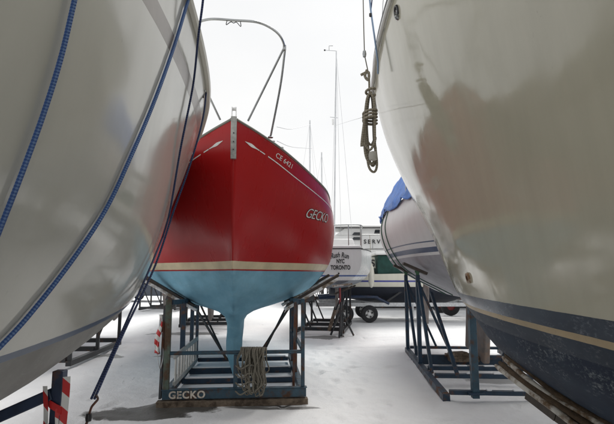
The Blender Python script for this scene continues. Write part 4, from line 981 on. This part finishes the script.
# ------------------------------------------------------------------ rope hanks and rigging by the right hull
hk = P(368, 74, 3.6)
t = empty('hanging_rope', hk, 0, 'coiled tan rope hanging in the air beside the gunwale of the cream right hull', 'rope')
def loc(u, v, d=0): return P(u, v, 3.6 + d) - hk
m = MB()
for k, (w, bt, sh) in enumerate(((6.5, 150, 0), (5, 164, 1.5), (5.5, 172, 4), (4, 158, 2), (3, 166, 3), (6, 145, 1))):
    d = (k - 2.5) * .014
    m.tube(spline([loc(370 + sh * .3, 92, d), loc(370 - w * .5, 100, d), loc(369 - w * .75, 122, d + .01), loc(368 - w + sh, 145, d), loc(369 - w * .8 + sh, bt - 6, d), loc(371 + sh - 1, bt, d), loc(374 + w * .1 + sh * .6, bt - 8, d), loc(373 + w * .3, 140, d), loc(372 + w * .4, 118, d), loc(371 + w * .4, 100, d), loc(370, 92, d)], 5), .0095, 8)
m.build('coil', M['rope_tan'], t)
m = MB()
for k in range(3):
    v = 117 + 3.2 * k
    m = MB(); m.tube([loc(370, v, 0) + Vector((.052 * math.cos(a), .06 * math.sin(a), .008 * a)) for a in [i * math.pi / 8 for i in range(17)]], .0105, 8); m.build('wrapping', M['rope_tan'], t)
m = MB(); v = 95; m.tube([loc(370.5, v, 0) + Vector((.035 * math.cos(a), .04 * math.sin(a), .008 * a)) for a in [i * math.pi / 8 for i in range(17)]], .0105, 8)
m.build('wrapping', M['rope_tan'], t)
MB().tube(spline([loc(361, 75), loc(365, 73), loc(368, 72), loc(369, 76), loc(368, 80), loc(365, 76), loc(367, 70)], 5), .0115, 8).tube([loc(369, 72), loc(369.5, 95)], .0085, 8).build('knot', M['rope_tan'], t)
MB().lathe([(0, -.04), (.03, -.03), (.035, 0), (.03, .03), (0, .04)], 12, c=loc(373, 156, -.06)).build('tail_knot', plain('pale_cord', (.5, .48, .43), .8), t)
MB().tube([loc(369, 76), loc(364.5, 55), loc(363.8, 30), loc(363.2, 0), loc(362, -120)], .0045, 6).build('hoist_line', M['rope_grey'], t)
MB().lathe([(0, -.03), (.012, -.025), (.016, 0), (.012, .025), (0, .03)], 10, c=loc(364.4, 54)).build('shackle', M['stainless'], t)
t = empty('rigging_stay', (0, 0, 0), 0, 'pale blue grey wire stay sloping to the gunwale of the cream right hull', 'stay')
MB().tube([P(364, -60, 3.7), P(371, 12, 3.75), P(378, 62, 3.85), P(378, 74, 3.9)], .008, 8).build('stay_wire', plain('blue_wire', (.22, .30, .42), .35, .4), t)
MB().tube([P(374, -20, 3.7), P(371, 10, 3.75)], .005, 8).build('tail_line', M['rope_navy'], t)
MB().lathe([(0, -.02), (.012, -.012), (.012, .012), (0, .02)], 10, c=P(370.5, 15, 3.75)).build('clip', M['black'], t)
t = empty('rigging_line', (0, 0, 0), 0, 'thin pale line running level from the hanging rope toward the far mast', 'line')
MB().tube(spline([P(334, 126, 16), P(350, 121, 9), P(362, 117.5, 5), P(366, 115.5, 3.62)], 5), .003, 5).build('line_wire', M['wire'], t)
# ------------------------------------------------------------------ camera
cam = bpy.data.cameras.new('camera'); co = bpy.data.objects.new('camera', cam); C.objects.link(co)
co.location = (0, 0, CAMZ); co.rotation_euler = (math.pi / 2 + PIT, 0, 0)
cam.sensor_width = 36; cam.lens = FPX / 614 * 36; cam.clip_end = 2000; cam.clip_start = .02
S.camera = co
S.render.engine = 'CYCLES'
